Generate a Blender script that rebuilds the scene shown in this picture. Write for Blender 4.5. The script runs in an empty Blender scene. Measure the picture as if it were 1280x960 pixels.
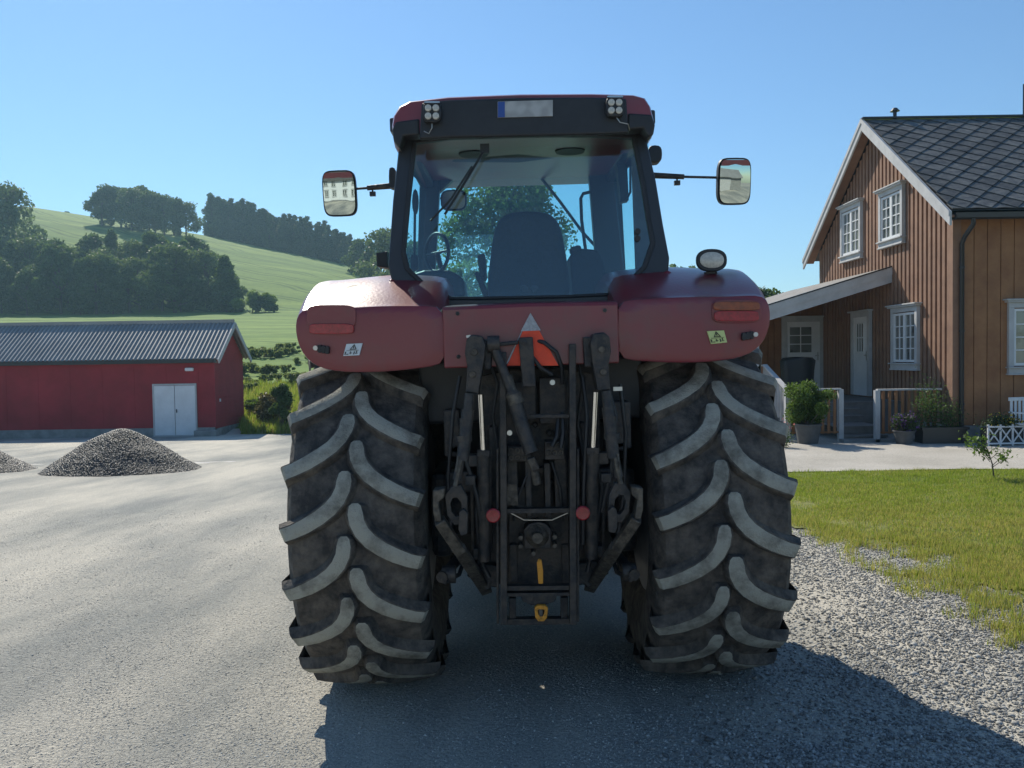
import bpy, math, random
import numpy as np
from mathutils import Vector, Matrix, noise
R = math.radians
rnd = random.Random(7)
sc = bpy.context.scene
col = sc.collection

# ------------------------------------------------------------------ camera
F, CH, ROLL, PITCH = 1032.0, 1.91, 0.015, math.atan(34/1032)
cp, sp, cr, sr = math.cos(PITCH), math.sin(PITCH), math.cos(ROLL), math.sin(ROLL)
FWD = Vector((0, cp, -sp)); UP0 = Vector((0, sp, cp)); RT0 = Vector((1, 0, 0))
RT = RT0*cr - UP0*sr; UP = RT0*sr + UP0*cr
CAM = Vector((0, 0, CH))
def W(px, py, Y):
    """real point seen at a photo position, at a measured distance Y"""
    d = RT*(px-640) + UP*(480-py) + FWD*F
    return CAM + d*(Y/d.y)
# tractor frame: origin on the ground under the rear axle
TX, TD, TT = 0.13, 5.08, 0.015
def T(px, py, y):
    p = W(px, py, TD+y); X = p.x-TX; Z = p.z
    return Vector((X*math.cos(TT)+Z*math.sin(TT), y, Z*math.cos(TT)-X*math.sin(TT)))

cam = bpy.data.cameras.new('camera'); co = bpy.data.objects.new('camera', cam); col.objects.link(co)
m = Matrix((RT, UP, -FWD)).transposed().to_4x4(); m.translation = CAM
co.matrix_world = m; cam.sensor_width = 36; cam.lens = 36*F/1280; cam.clip_end = 5000; cam.clip_start = .05
sc.camera = co

# ------------------------------------------------------------------ world and sun
SUN = Vector((-.5, 1, 1)).normalized()
w = bpy.data.worlds.new('World'); sc.world = w; w.use_nodes = True
nt = w.node_tree; bg = nt.nodes['Background']; sky = nt.nodes.new('ShaderNodeTexSky')
sky.sky_type = 'NISHITA'; sky.sun_disc = False
sky.sun_elevation = math.asin(SUN.z); sky.sun_rotation = math.atan2(SUN.x, SUN.y)
sky.altitude = 100; sky.air_density = 1.15; sky.dust_density = 0.15; sky.ozone_density = 2.2
tint = nt.nodes.new('ShaderNodeMix'); tint.data_type = 'RGBA'; tint.blend_type = 'MULTIPLY'; tint.inputs[0].default_value = 1; tint.inputs[7].default_value = (.60, .80, .98, 1)
nt.links.new(sky.outputs[0], tint.inputs[6]); nt.links.new(tint.outputs[2], bg.inputs[0]); bg.inputs[1].default_value = 0.105
sl = bpy.data.lights.new('sun', 'SUN'); sl.energy = 4.9; sl.angle = R(.53); sl.color = (1, .93, .80)
so = bpy.data.objects.new('sun', sl); col.objects.link(so)
so.rotation_euler = (-SUN).to_track_quat('-Z', 'Y').to_euler(); so.location = (-50, 100, 100)
sc.view_settings.view_transform = 'Standard'; sc.view_settings.look = 'None'
sc.view_settings.exposure = 0.32; sc.view_settings.gamma = 1

# ------------------------------------------------------------------ materials
def mat(name, c, rough=.7, metal=0, noise_s=0, noise_a=.3, bump=0, bump_s=None, c2=None, spec=.5, coat=0, island=0, transl=0, lo=.35, hi=.65, det=6):
    m = bpy.data.materials.new(name); m.use_nodes = True; n = m.node_tree; N = n.nodes; L = n.links
    b = N['Principled BSDF']; b.inputs['Base Color'].default_value = (*c, 1)
    b.inputs['Roughness'].default_value = rough; b.inputs['Metallic'].default_value = metal
    b.inputs['Specular IOR Level'].default_value = spec
    if coat: b.inputs['Coat Weight'].default_value = coat; b.inputs['Coat Roughness'].default_value = .25
    tc = N.new('ShaderNodeTexCoord'); out = b.inputs['Base Color']; last = None
    if noise_s:
        t = N.new('ShaderNodeTexNoise'); t.inputs['Scale'].default_value = noise_s; t.inputs['Detail'].default_value = det
        t.inputs['Roughness'].default_value = .65
        L.new(tc.outputs['Object'], t.inputs['Vector'])
        r = N.new('ShaderNodeValToRGB'); L.new(t.outputs[0], r.inputs[0])
        d = c2 if c2 else tuple(v*(1-noise_a) for v in c)
        r.color_ramp.elements[0].position = lo; r.color_ramp.elements[1].position = hi
        r.color_ramp.elements[0].color = (*d, 1); r.color_ramp.elements[1].color = (*c, 1)
        last = r.outputs[0]
    if island:
        g = N.new('ShaderNodeNewGeometry'); h = N.new('ShaderNodeHueSaturation')
        mr = N.new('ShaderNodeMapRange'); mr.inputs['To Min'].default_value = 1-island; mr.inputs['To Max'].default_value = 1+island
        L.new(g.outputs['Random Per Island'], mr.inputs[0]); L.new(mr.outputs[0], h.inputs['Value'])
        h.inputs['Color'].default_value = (*c, 1)
        if last: L.new(last, h.inputs['Color'])
        last = h.outputs[0]
    if last: L.new(last, out)
    if bump:
        t2 = N.new('ShaderNodeTexNoise'); t2.inputs['Scale'].default_value = bump_s or noise_s or 20; t2.inputs['Detail'].default_value = 8
        L.new(tc.outputs['Object'], t2.inputs['Vector'])
        bp = N.new('ShaderNodeBump'); bp.inputs['Strength'].default_value = bump; bp.inputs['Distance'].default_value = .02
        L.new(t2.outputs[0], bp.inputs['Height']); L.new(bp.outputs[0], b.inputs['Normal'])
    if transl:
        tr = N.new('ShaderNodeBsdfTranslucent'); mx = N.new('ShaderNodeMixShader'); mx.inputs[0].default_value = transl
        tr.inputs[0].default_value = (c[0]*1.5, c[1]*1.5, c[2]*.9, 1)
        L.new(b.outputs[0], mx.inputs[1]); L.new(tr.outputs[0], mx.inputs[2]); L.new(mx.outputs[0], N['Material Output'].inputs[0])
    return m

def glass_mat(name, tint, refl=.08, rough=.0):
    m = bpy.data.materials.new(name); m.use_nodes = True; N = m.node_tree.nodes; L = m.node_tree.links
    N.remove(N['Principled BSDF'])
    t = N.new('ShaderNodeBsdfTransparent'); t.inputs[0].default_value = (*tint, 1)
    g = N.new('ShaderNodeBsdfGlossy'); g.inputs['Roughness'].default_value = rough
    mx = N.new('ShaderNodeMixShader'); mx.inputs[0].default_value = refl
    L.new(t.outputs[0], mx.inputs[1]); L.new(g.outputs[0], mx.inputs[2]); L.new(mx.outputs[0], N['Material Output'].inputs[0])
    return m

def two_scale(name, ca, cb, cc, s1, s2, rough=.95, bump=.5, stretch=None, vor=0):
    """large patches of ca / cb under fine speckle cc"""
    m = bpy.data.materials.new(name); m.use_nodes = True; N = m.node_tree.nodes; L = m.node_tree.links
    b = N['Principled BSDF']; b.inputs['Roughness'].default_value = rough; b.inputs['Specular IOR Level'].default_value = .25
    tc = N.new('ShaderNodeTexCoord'); mp = N.new('ShaderNodeMapping'); L.new(tc.outputs['Object'], mp.inputs[0])
    if stretch: mp.inputs['Scale'].default_value = stretch[:3]; mp.inputs['Rotation'].default_value = (0, 0, stretch[3])
    n1 = N.new('ShaderNodeTexNoise'); n1.inputs['Scale'].default_value = s1; n1.inputs['Detail'].default_value = 7; n1.inputs['Roughness'].default_value = .6
    L.new(mp.outputs[0], n1.inputs['Vector'])
    r = N.new('ShaderNodeValToRGB'); r.color_ramp.elements[0].position = .38; r.color_ramp.elements[1].position = .62
    r.color_ramp.elements[0].color = (*ca, 1); r.color_ramp.elements[1].color = (*cb, 1); L.new(n1.outputs[0], r.inputs[0])
    n2 = N.new('ShaderNodeTexNoise'); n2.inputs['Scale'].default_value = s2; n2.inputs['Detail'].default_value = 5; n2.inputs['Roughness'].default_value = .8
    L.new(tc.outputs['Object'], n2.inputs['Vector'])
    r2 = N.new('ShaderNodeValToRGB'); r2.color_ramp.elements[0].position = .38; r2.color_ramp.elements[1].position = .56
    r2.color_ramp.elements[0].color = (*cc, 1); r2.color_ramp.elements[1].color = (1, 1, 1, 1); L.new(n2.outputs[0], r2.inputs[0])
    mx = N.new('ShaderNodeMix'); mx.data_type = 'RGBA'; mx.blend_type = 'MULTIPLY'; mx.inputs[0].default_value = 1
    L.new(r.outputs[0], mx.inputs[6]); L.new(r2.outputs[0], mx.inputs[7]); L.new(mx.outputs[2], b.inputs['Base Color'])
    bp = N.new('ShaderNodeBump'); bp.inputs['Strength'].default_value = bump; bp.inputs['Distance'].default_value = .03
    hgt = n2.outputs[0]
    if vor:
        v = N.new('ShaderNodeTexVoronoi'); v.inputs['Scale'].default_value = vor; L.new(tc.outputs['Object'], v.inputs['Vector'])
        mm = N.new('ShaderNodeMath'); mm.operation = 'SUBTRACT'; L.new(n2.outputs[0], mm.inputs[0]); L.new(v.outputs['Distance'], mm.inputs[1]); hgt = mm.outputs[0]
    L.new(hgt, bp.inputs['Height'])
    n3 = N.new('ShaderNodeTexNoise'); n3.inputs['Scale'].default_value = s2*5; n3.inputs['Detail'].default_value = 6; n3.inputs['Roughness'].default_value = .75; L.new(tc.outputs['Object'], n3.inputs['Vector'])
    bq = N.new('ShaderNodeBump'); bq.inputs['Strength'].default_value = bump; bq.inputs['Distance'].default_value = .012; L.new(n3.outputs[0], bq.inputs['Height']); L.new(bp.outputs[0], bq.inputs['Normal'])
    L.new(bq.outputs[0], b.inputs['Normal'])
    return m

M = {}
M['red'] = mat('faded_red_paint', (.20, .027, .036), .32, noise_s=2.6, c2=(.15, .05, .048), bump=.06, bump_s=60, coat=.35, lo=.3, hi=.5, det=10)
M['refl_red'] = mat('painted_reflection_red', (.30, .06, .06), .38, noise_s=6, noise_a=.2, bump=.12, bump_s=120, coat=.3)  # red of the reflection painted on the side mirrors
M['black'] = mat('black_plastic', (.022, .024, .027), .5, noise_s=9, noise_a=.35, bump=.05, bump_s=90)
M['pillar'] = mat('dark_cab_paint', (.03, .034, .04), .38, noise_s=5, noise_a=.2)
M['iron'] = mat('oily_black_iron', (.024, .026, .029), .5, .3, noise_s=18, c2=(.065, .056, .048), bump=.3, bump_s=60, lo=.42, hi=.6)
M['worn'] = mat('worn_scratched_steel', (.16, .14, .11), .55, .5, noise_s=25, c2=(.04, .035, .03), bump=.35, bump_s=80)
M['chrome'] = mat('chrome_rod', (.75, .75, .72), .12, 1)
M['steel'] = mat('bright_bolt_steel', (.5, .5, .48), .35, 1)
M['rubber'] = mat('tyre_rubber', (.045, .042, .040), .85, noise_s=11, c2=(.15, .13, .108), bump=.8, bump_s=30, spec=.3, lo=.34, hi=.62, det=10)
M['lug'] = mat('dusty_worn_lug_rubber', (.38, .37, .31), .9, noise_s=7, c2=(.15, .142, .118), bump=.5, bump_s=110, spec=.2, lo=.32, hi=.55)
M['rim'] = mat('grey_rim_paint', (.25, .25, .25), .5, noise_s=4)
M['plate'] = mat('pale_plate', (.42, .43, .42), .5, noise_s=22, noise_a=.25, det=0)
M['blue'] = mat('blue_plate_band', (.03, .08, .3), .5)
M['lens_r'] = mat('red_lens', (.42, .02, .03), .25, noise_s=60, noise_a=.5, coat=.4)
M['lens_o'] = mat('orange_lens', (.34, .07, .015), .3, noise_s=40, noise_a=.5, coat=.4)
M['lens_w'] = mat('lamp_glass', (.62, .6, .52), .2, noise_s=70, noise_a=.3, coat=.5)
M['smv'] = mat('fluorescent_orange', (.95, .085, .03), .6, noise_s=12, noise_a=.2)
M['refl'] = mat('silver_reflective', (.42, .44, .47), .5, noise_s=60, noise_a=.4)
M['yellow'] = mat('yellow_paint_chipped', (.65, .27, .02), .5, noise_s=30, c2=(.15, .08, .02), lo=.3, hi=.5)
M['stick_w'] = mat('white_sticker', (.62, .68, .72), .4)
M['stick_y'] = mat('yellow_sticker', (.55, .62, .25), .4)
M['ink'] = mat('black_ink', (.02, .02, .02), .6)
M['mirror'] = mat('mirror_glass', (.52, .60, .56), .02, 1)
M['glass'] = glass_mat('tinted_cab_glass', (.76, .94, .96), .07)
M['glassr'] = glass_mat('tinted_rear_glass', (.88, .97, .98), .07, .03)
M['seat'] = mat('dark_seat_fabric', (.045, .042, .038), .85, noise_s=60, noise_a=.3)
M['liner'] = mat('grey_headliner', (.14, .145, .15), .9, noise_s=8)
M['barn'] = mat('barn_red_paint', (.36, .035, .045), .8, noise_s=.8, noise_a=.3, bump=.1, bump_s=8)
M['barnroof'] = mat('galvanised_sheet', (.34, .34, .33), .6, .3, noise_s=.6, noise_a=.25)
M['white'] = mat('white_paint', (.74, .75, .76), .6, noise_s=2, noise_a=.12)
M['offwhite'] = mat('pale_grey_paint', (.50, .50, .50), .65, noise_s=3, noise_a=.2)
M['concrete'] = mat('concrete', (.3, .3, .29), .9, noise_s=3, noise_a=.35, bump=.3, bump_s=20)
M['clad'] = mat('ochre_brown_stain', (.33, .155, .066), .75, noise_s=2.2, c2=(.23, .10, .043), bump=.25, bump_s=14)
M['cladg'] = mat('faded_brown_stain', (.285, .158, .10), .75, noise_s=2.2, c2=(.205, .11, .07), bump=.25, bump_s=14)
M['slate'] = mat('grey_slate', (.12, .118, .108), .6, noise_s=6, c2=(.042, .044, .045), bump=.5, bump_s=9, island=.4)
M['slatel'] = mat('light_grey_shingle', (.26, .25, .24), .8, noise_s=4, noise_a=.4, bump=.4, bump_s=15)
M['gutter'] = mat('black_gutter', (.018, .02, .025), .35)
M['wglass'] = mat('window_pane', (.035, .045, .05), .06, 0, spec=1, noise_s=1.2, c2=(.16, .17, .16), lo=.5, hi=.62)
M['deck'] = mat('grey_decking', (.20, .195, .185), .8, noise_s=4, noise_a=.3, bump=.3, bump_s=20)
M['cover'] = mat('black_cover', (.012, .013, .016), .5, bump=.4, bump_s=9)
M['pot'] = mat('grey_pot', (.10, .10, .10), .8, noise_s=6)
M['soil'] = mat('soil', (.05, .035, .025), .95)
M['bark'] = mat('bark', (.10, .085, .065), .9, noise_s=6, bump=.6, bump_s=10)
def leafm(n, c, tl=.35, isl=.45): return mat(n, c, .6, island=isl, transl=tl, spec=.3)
M['leaf_far'] = leafm('far_leaves', (.065, .105, .038), .4)
M['leaf_far2'] = leafm('pale_far_leaves', (.085, .125, .048), .4)
M['leaf_con'] = leafm('dark_needles', (.050, .08, .035), .3)
M['leaf_mid'] = leafm('mid_leaves', (.065, .11, .032), .35)
M['leaf_bush'] = leafm('bush_leaves', (.085, .14, .035), .4)
M['leaf_wd'] = leafm('weed_leaves', (.17, .21, .09), .4)
M['leaf_lt'] = leafm('light_leaves', (.14, .20, .05), .4)
M['leaf_brown'] = leafm('brown_green_leaves', (.13, .12, .06), .3)
M['leaf_gt'] = leafm('garden_tree_leaves', (.11, .17, .06), .5, .6)
M['fl_y'] = leafm('yellow_petals', (.7, .5, .05), .3); M['fl_v'] = leafm('violet_petals', (.12, .06, .22), .3); M['fl_p'] = leafm('pink_petals', (.6, .18, .22), .3)
M['blade'] = leafm('grass_blades', (.20, .26, .045), .45, .4)
M['bladed'] = leafm('dry_grass_blades', (.36, .33, .13), .4, .35)
M['yard'] = two_scale('yard_gravel', (.33, .335, .31), (.70, .65, .545), (.62, .63, .65), .9, 60, bump=.6, vor=45, stretch=(.55, .16, 1, R(-38)))
M['lawn'] = two_scale('lawn_soil', (.13, .17, .035), (.24, .24, .08), (.6, .6, .6), .7, 20, bump=.3)
M['path'] = two_scale('pale_path', (.40, .375, .33), (.50, .47, .42), (.75, .75, .75), .6, 30, bump=.3)
M['hill'] = two_scale('hill_crop', (.10, .18, .03), (.19, .275, .055), (.76, .82, .76), .05, .9, bump=.5, stretch=(.25, 3.2, 1, R(-20)))
def tramlines(m):
    N = m.node_tree.nodes; L = m.node_tree.links; b = N['Principled BSDF']; src = b.inputs['Base Color'].links[0].from_socket
    tc = N.new('ShaderNodeTexCoord'); nz_ = N.new('ShaderNodeTexNoise'); nz_.inputs['Scale'].default_value = .05; L.new(tc.outputs['Object'], nz_.inputs['Vector'])
    d = N.new('ShaderNodeVectorMath'); d.operation = 'DOT_PRODUCT'; d.inputs[1].default_value = (.485, .874, 0); L.new(tc.outputs['Object'], d.inputs[0])
    def mth(op, a, b_):
        k = N.new('ShaderNodeMath'); k.operation = op
        for i, v in enumerate((a, b_)):
            if v is None: continue
            if isinstance(v, (int, float)): k.inputs[i].default_value = v
            else: L.new(v, k.inputs[i])
        return k.outputs[0]
    q = mth('ADD', d.outputs['Value'], mth('MULTIPLY', nz_.outputs[0], 9.0))
    f = mth('FRACT', mth('DIVIDE', q, 7.5), None); near = mth('LESS_THAN', mth('ABSOLUTE', mth('SUBTRACT', mth('ABSOLUTE', mth('SUBTRACT', f, .5), None), .11), None), .045)
    mx = N.new('ShaderNodeMix'); mx.data_type = 'RGBA'; mx.blend_type = 'MULTIPLY'; mx.inputs[7].default_value = (.50, .60, .50, 1)
    L.new(near, mx.inputs[0]); L.new(src, mx.inputs[6]); L.new(mx.outputs[2], b.inputs['Base Color'])
tramlines(M['hill'])
M['grit'] = mat('pale_grit', (.46, .45, .41), .9, island=.35)
M['stone'] = mat('grey_stones', (.285, .285, .27), .8, island=.65, noise_s=30, noise_a=.2)
M['heap'] = mat('dark_crushed_stone', (.060, .066, .073), .5, island=.8, noise_s=20, noise_a=.3)

# ------------------------------------------------------------------ mesh helpers
class MB:
    def __init__(s): s.v = []; s.f = []; s.m = []
    def add(s, vs, fs, mi=0):
        o = len(s.v); s.v += [tuple(v) for v in vs]; s.f += [tuple(i+o for i in f) for f in fs]; s.m += [mi]*len(fs); return s
    def box(s, c, d, rot=None, mi=0):
        c = Vector(c); h = Vector(d)/2
        vs = [Vector((x*h.x, y*h.y, z*h.z)) for z in (-1, 1) for y in (-1, 1) for x in (-1, 1)]
        if rot: vs = [rot @ v for v in vs]
        return s.add([v+c for v in vs], [(0, 2, 3, 1), (4, 5, 7, 6), (0, 1, 5, 4), (2, 6, 7, 3), (0, 4, 6, 2), (1, 3, 7, 5)], mi)
    def bb(s, x0, x1, y0, y1, z0, z1, mi=0): return s.box(((x0+x1)/2, (y0+y1)/2, (z0+z1)/2), (x1-x0, y1-y0, z1-z0), None, mi)
    def bar(s, a, b, wx, wy, up=(0, 1, 0), mi=0):
        """box beam from a to b"""
        a = Vector(a); b = Vector(b); d = (b-a); z = d.normalized(); y = Vector(up); x = y.cross(z).normalized(); y = z.cross(x)
        r = Matrix((x, y, z)).transposed(); return s.box((a+b)/2, (wx, wy, d.length), r, mi)
    def tube(s, pts, r, n=10, mi=0, cap=True):
        pts = [Vector(p) for p in pts]; rs = r if isinstance(r, (list, tuple)) else [r]*len(pts)
        prev = None; rings = []
        for i, p in enumerate(pts):
            t = (pts[min(i+1, len(pts)-1)]-pts[max(i-1, 0)]).normalized()
            u = prev if prev else Vector((0, 0, 1)) if abs(t.z) < .9 else Vector((1, 0, 0))
            u = (u - t*u.dot(t)).normalized(); prev = u; q = t.cross(u)
            rings.append([p + (u*math.cos(2*math.pi*k/n)+q*math.sin(2*math.pi*k/n))*rs[i] for k in range(n)])
        return s.loft(rings, mi, cap)
    def loft(s, rings, mi=0, cap=True, closed=True):
        n = len(rings[0]); vs = [p for r in rings for p in r]; fs = []
        for i in range(len(rings)-1):
            for k in range(n if closed else n-1):
                a = i*n+k; b = i*n+(k+1) % n; fs.append((a, b, b+n, a+n))
        if cap: fs.append(tuple(range(n-1, -1, -1))); fs.append(tuple((len(rings)-1)*n+k for k in range(n)))
        return s.add(vs, fs, mi)
    def prism(s, poly, off, mi=0):
        """polygon (3d points) pushed along off"""
        off = Vector(off); return s.loft([[Vector(p) for p in poly], [Vector(p)+off for p in poly]], mi)
    def ring(s, outer, inner, off, mi=0):
        off = Vector(off); n = len(outer); o = [Vector(p) for p in outer]; i = [Vector(p) for p in inner]
        vs = o+i+[p+off for p in o]+[p+off for p in i]; fs = []
        for k in range(n):
            j = (k+1) % n
            fs += [(k, j, n+j, n+k), (2*n+j, 2*n+k, 3*n+k, 3*n+j), (k, 2*n+k, 2*n+j, j), (n+j, 3*n+j, 3*n+k, n+k)]
        return s.add(vs, fs, mi)
    def lathe(s, prof, c, ax='x', n=48, mi=0):
        c = Vector(c); rings = []
        for (a, r) in prof:
            rg = []
            for k in range(n):
                t = 2*math.pi*k/n; q = (a, r*math.cos(t), r*math.sin(t))
                if ax == 'y': q = (r*math.cos(t), a, r*math.sin(t))
                if ax == 'z': q = (r*math.cos(t), r*math.sin(t), a)
                rg.append(c+Vector(q))
            rings.append(rg)
        return s.loft(rings, mi, True)
    def blob(s, c, r, mi=0, n=12, m=8, f=None):
        vs = []; c = Vector(c)
        for i in range(m+1):
            for k in range(n):
                a = math.pi*i/m; b = 2*math.pi*k/n; d = Vector((math.sin(a)*math.cos(b), math.sin(a)*math.sin(b), math.cos(a)))
                g = f(d) if f else 1; vs.append(c+Vector((d.x*r[0], d.y*r[1], d.z*r[2]))*g)
        fs = [(i*n+k, (i+1)*n+k, (i+1)*n+(k+1) % n, i*n+(k+1) % n) for i in range(m) for k in range(n)]
        return s.add(vs, fs, mi)
    def build(s, name, mats, parent=None, smooth=False, bevel=0, seg=2, loc=None):
        me = bpy.data.meshes.new(name); me.from_pydata(s.v, [], s.f)
        for x in (mats if isinstance(mats, (list, tuple)) else [mats]): me.materials.append(M[x])
        me.polygons.foreach_set('material_index', s.m); me.validate(); me.update()
        o = bpy.data.objects.new(name, me); col.objects.link(o); o.parent = parent
        if loc: o.location = loc
        import bmesh
        bm = bmesh.new(); bm.from_mesh(me); bmesh.ops.recalc_face_normals(bm, faces=bm.faces); bm.to_mesh(me); bm.free()
        if smooth:
            me.polygons.foreach_set('use_smooth', [True]*len(me.polygons))
            try: me.set_sharp_from_angle(angle=R(smooth if smooth > 1 else 40))
            except Exception: pass
        if bevel:
            b = o.modifiers.new('bevel', 'BEVEL'); b.width = bevel; b.segments = seg; b.limit_method = 'ANGLE'; b.angle_limit = R(35)
            b.harden_normals = False
        return o

def fast(name, verts, nper, mats, parent=None, mi=None):
    """mesh of separate n-gons from a numpy array"""
    n = len(verts)//nper; me = bpy.data.meshes.new(name)
    me.vertices.add(len(verts)); me.vertices.foreach_set('co', verts.astype(np.float32).ravel())
    me.loops.add(n*nper); me.loops.foreach_set('vertex_index', np.arange(n*nper, dtype=np.int32))
    me.polygons.add(n); me.polygons.foreach_set('loop_start', np.arange(0, n*nper, nper, dtype=np.int32))
    me.polygons.foreach_set('loop_total', np.full(n, nper, dtype=np.int32))
    for x in (mats if isinstance(mats, (list, tuple)) else [mats]): me.materials.append(M[x])
    if mi is not None: me.polygons.foreach_set('material_index', mi.astype(np.int32))
    me.update(calc_edges=True); me.validate()
    o = bpy.data.objects.new(name, me); col.objects.link(o); o.parent = parent
    return o

def tag(o, label=None, cat=None, group=None, kind=None):
    if label: o['label'] = label
    if cat: o['category'] = cat
    if group: o['group'] = group
    if kind: o['kind'] = kind
    return o
def thing(name, label, cat, loc=(0, 0, 0), rz=0, group=None):
    o = bpy.data.objects.new(name, None); col.objects.link(o); o.location = loc; o.rotation_euler = (0, 0, rz); o.empty_display_size = .2
    return tag(o, label, cat, group)
def copy_tree(o, parent=None):
    c = o.copy(); col.objects.link(c); c.parent = parent
    for ch in list(o.children): copy_tree(ch, c)
    return c
def ss(a, b, x): t = min(1, max(0, (x-a)/(b-a))); return t*t*(3-2*t)

# ------------------------------------------------------------------ terrain
def interp(tab, x):
    if x <= tab[0][0]: return tab[0][1]
    for (a, p), (b, q) in zip(tab, tab[1:]):
        if x <= b: t = (x-a)/(b-a); return p+(q-p)*t
    return tab[-1][1]
CREST = [(-1.4, 60), (-.9, 60), (-.58, 55), (-.39, 45.5), (-.17, 32), (0, 21), (.2, 11), (.4, 7), (1.4, 7)]
def gz(x, y):
    wl = 1-ss(-6, 5, x)
    z = -.039*max(0, min(y, 34)-5.5)*wl
    z += .015*max(-3, min(3, x-.13))*(1-ss(7, 12, y))
    if y > 34:
        u = x/y; c = interp(CREST, u); k = min(1, c/32)
        h = interp([(34, 0), (45, 1.55), (70, 4.7), (110, 8.0), (150, 12.0)], y)
        if y > 150:
            t = min(1, (y-150)/150); h = 12+(c+1.2-12)*math.sin(t*math.pi/2) if c > 12 else 12+(c-12)*t*0
            if y > 300: h -= (y-300)*.16*(c/32)
            h = max(h, -40)
        z += h*k + ss(36, 60, y)*(0)
    return z
def nz(x, y, s, a): return a*noise.noise(Vector((x*s, y*s, 3.1)))
def yard_z(x, y):
    return gz(x, y)+nz(x, y, .5, .02)+nz(x, y, 2.3, .008)
def frange(a, b, d): return list(np.arange(a, b-1e-6, d))
xs = frange(-60, -12, 2.5)+frange(-12, -5, .5)+frange(-5, 6, .08)+frange(6, 16, .5)+frange(16, 61, 2.5)
ys = frange(-45, 1, 2)+frange(1, 3, .25)+frange(3, 9, .08)+frange(9, 20, .35)+frange(20, 35.1, 1)
g = MB(); nx = len(xs)
g.add([(x, y, yard_z(x, y)) for y in ys for x in xs], [(j*nx+i, j*nx+i+1, (j+1)*nx+i+1, (j+1)*nx+i) for j in range(len(ys)-1) for i in range(nx-1)])
tag(g.build('ground', 'yard', smooth=80), kind='structure')
# fields and hill behind
us = frange(-1.6, 1.61, .03); ds = frange(34.4, 60, 1.6)+frange(60, 150, 5)+frange(150, 320, 7)+frange(320, 700, 40)
g = MB(); nu = len(us)
g.add([(u*d, d, gz(u*d, d)+nz(u*d, d, .03, .6)*ss(60, 110, d)-.03) for d in ds for u in us], [(j*nu+i, j*nu+i+1, (j+1)*nu+i+1, (j+1)*nu+i) for j in range(len(ds)-1) for i in range(nu-1)])
tag(g.build('hill', 'hill', smooth=80), kind='structure')

# lawn and path on the right
LAWN = [(3.0, 13.0), (3.0, 9.4), (3.1, 8.7), (3.45, 8.2), (3.9, 7.6), (3.85, 7.0), (3.75, 6.3), (3.62, 5.7), (3.5, 5.0), (3.6, 4.0), (14, 4), (22, 13.0)]
def inpoly(x, y, P):
    c = False; j = len(P)-1
    for i in range(len(P)):
        if (P[i][1] > y) != (P[j][1] > y) and x < (P[j][0]-P[i][0])*(y-P[i][1])/(P[j][1]-P[i][1])+P[i][0]: c = not c
        j = i
    return c
def lawn_w(x, y):
    """inside the lawn outline, made uneven"""
    return inpoly(x+nz(x, y, 1.1, .45)+nz(x, y, 5, .12), y+nz(y, x, 1.7, .25), LAWN) if y < 11 else inpoly(x, y, LAWN)
g = MB(); cells = {}
st = .12
for i in range(int(2/st), int(22/st)):
    for j in range(int(4/st), int(13/st)):
        x, y = i*st, j*st
        if lawn_w(x+st/2, y+st/2):
            ids = []
            for (a, b) in ((i, j), (i+1, j), (i+1, j+1), (i, j+1)):
                if (a, b) not in cells: cells[(a, b)] = len(g.v); g.v.append((a*st, b*st, yard_z(a*st, b*st)+.016))
                ids.append(cells[(a, b)])
            g.f.append(tuple(ids)); g.m.append(0)
tag(g.build('lawn', 'lawn', smooth=80), kind='structure')
g = MB(); px_ = frange(2.4, 26, .4); py_ = [13.0, 13.5, 14, 14.5, 15, 15.5, 16, 16.5, 17]
g.add([(x, y+(nz(x, 0, .8, .12) if y < 13.2 else 0), yard_z(x, y)+.025) for y in py_ for x in px_], [(j*len(px_)+i, j*len(px_)+i+1, (j+1)*len(px_)+i+1, (j+1)*len(px_)+i) for j in range(len(py_)-1) for i in range(len(px_)-1)])
tag(g.build('path', 'path', smooth=80), kind='structure')

def blades(name, pts, h0, h1, wd, mats, dry=.2, seed=1, kind='stuff', hv=None, dm=None):
    r = np.random.default_rng(seed); n = len(pts); P = np.array(pts)
    a = r.uniform(0, 2*np.pi, n); h = r.uniform(h0, h1, n)*(1 if hv is None else np.array(hv)); l = r.uniform(0, .55, n)*h; b = r.uniform(0, 2*np.pi, n)
    dx = np.cos(a)*wd; dy = np.sin(a)*wd
    v = np.zeros((n, 3, 3)); v[:, 0] = P - np.stack([dx, dy, 0*dx], 1); v[:, 1] = P + np.stack([dx, dy, 0*dx], 1)
    v[:, 2] = P + np.stack([np.cos(b)*l, np.sin(b)*l, h], 1)
    o = fast(name, v.reshape(-1, 3), 3, mats, mi=(r.random(n) < (dry if dm is None else np.array(dm))).astype(int))
    return tag(o, kind=kind)
r = random.Random(3); pts = []; HV = []; DM = []
while len(pts) < 150000:
    y = 5+8*r.random()**1.2; x = 3+r.random()*(y*.66-2.4)
    q = noise.noise(Vector((x*.75, y*1.1, 7))); q2 = noise.noise(Vector((x*3.5, y*3.5, 2)))
    dry_ = 1-ss(8.2, 11.2, y+q*1.6)
    if x > 3 and lawn_w(x, y) and ((q+q2*.5)*.9+.85-.25*dry_ > r.random()):
        pts.append((x, y, yard_z(x, y)+.015)); HV.append(.8+.9*max(0, q2)+.6*max(0, -q)); DM.append(min(.85, max(.05, .18+.5*dry_+.5*q)))
o = blades('grass', pts, .02, .055, .0035, ['blade', 'bladed'], .28, hv=HV, dm=DM); o['label'] = 'short mown green grass with dry yellow patches'
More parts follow.
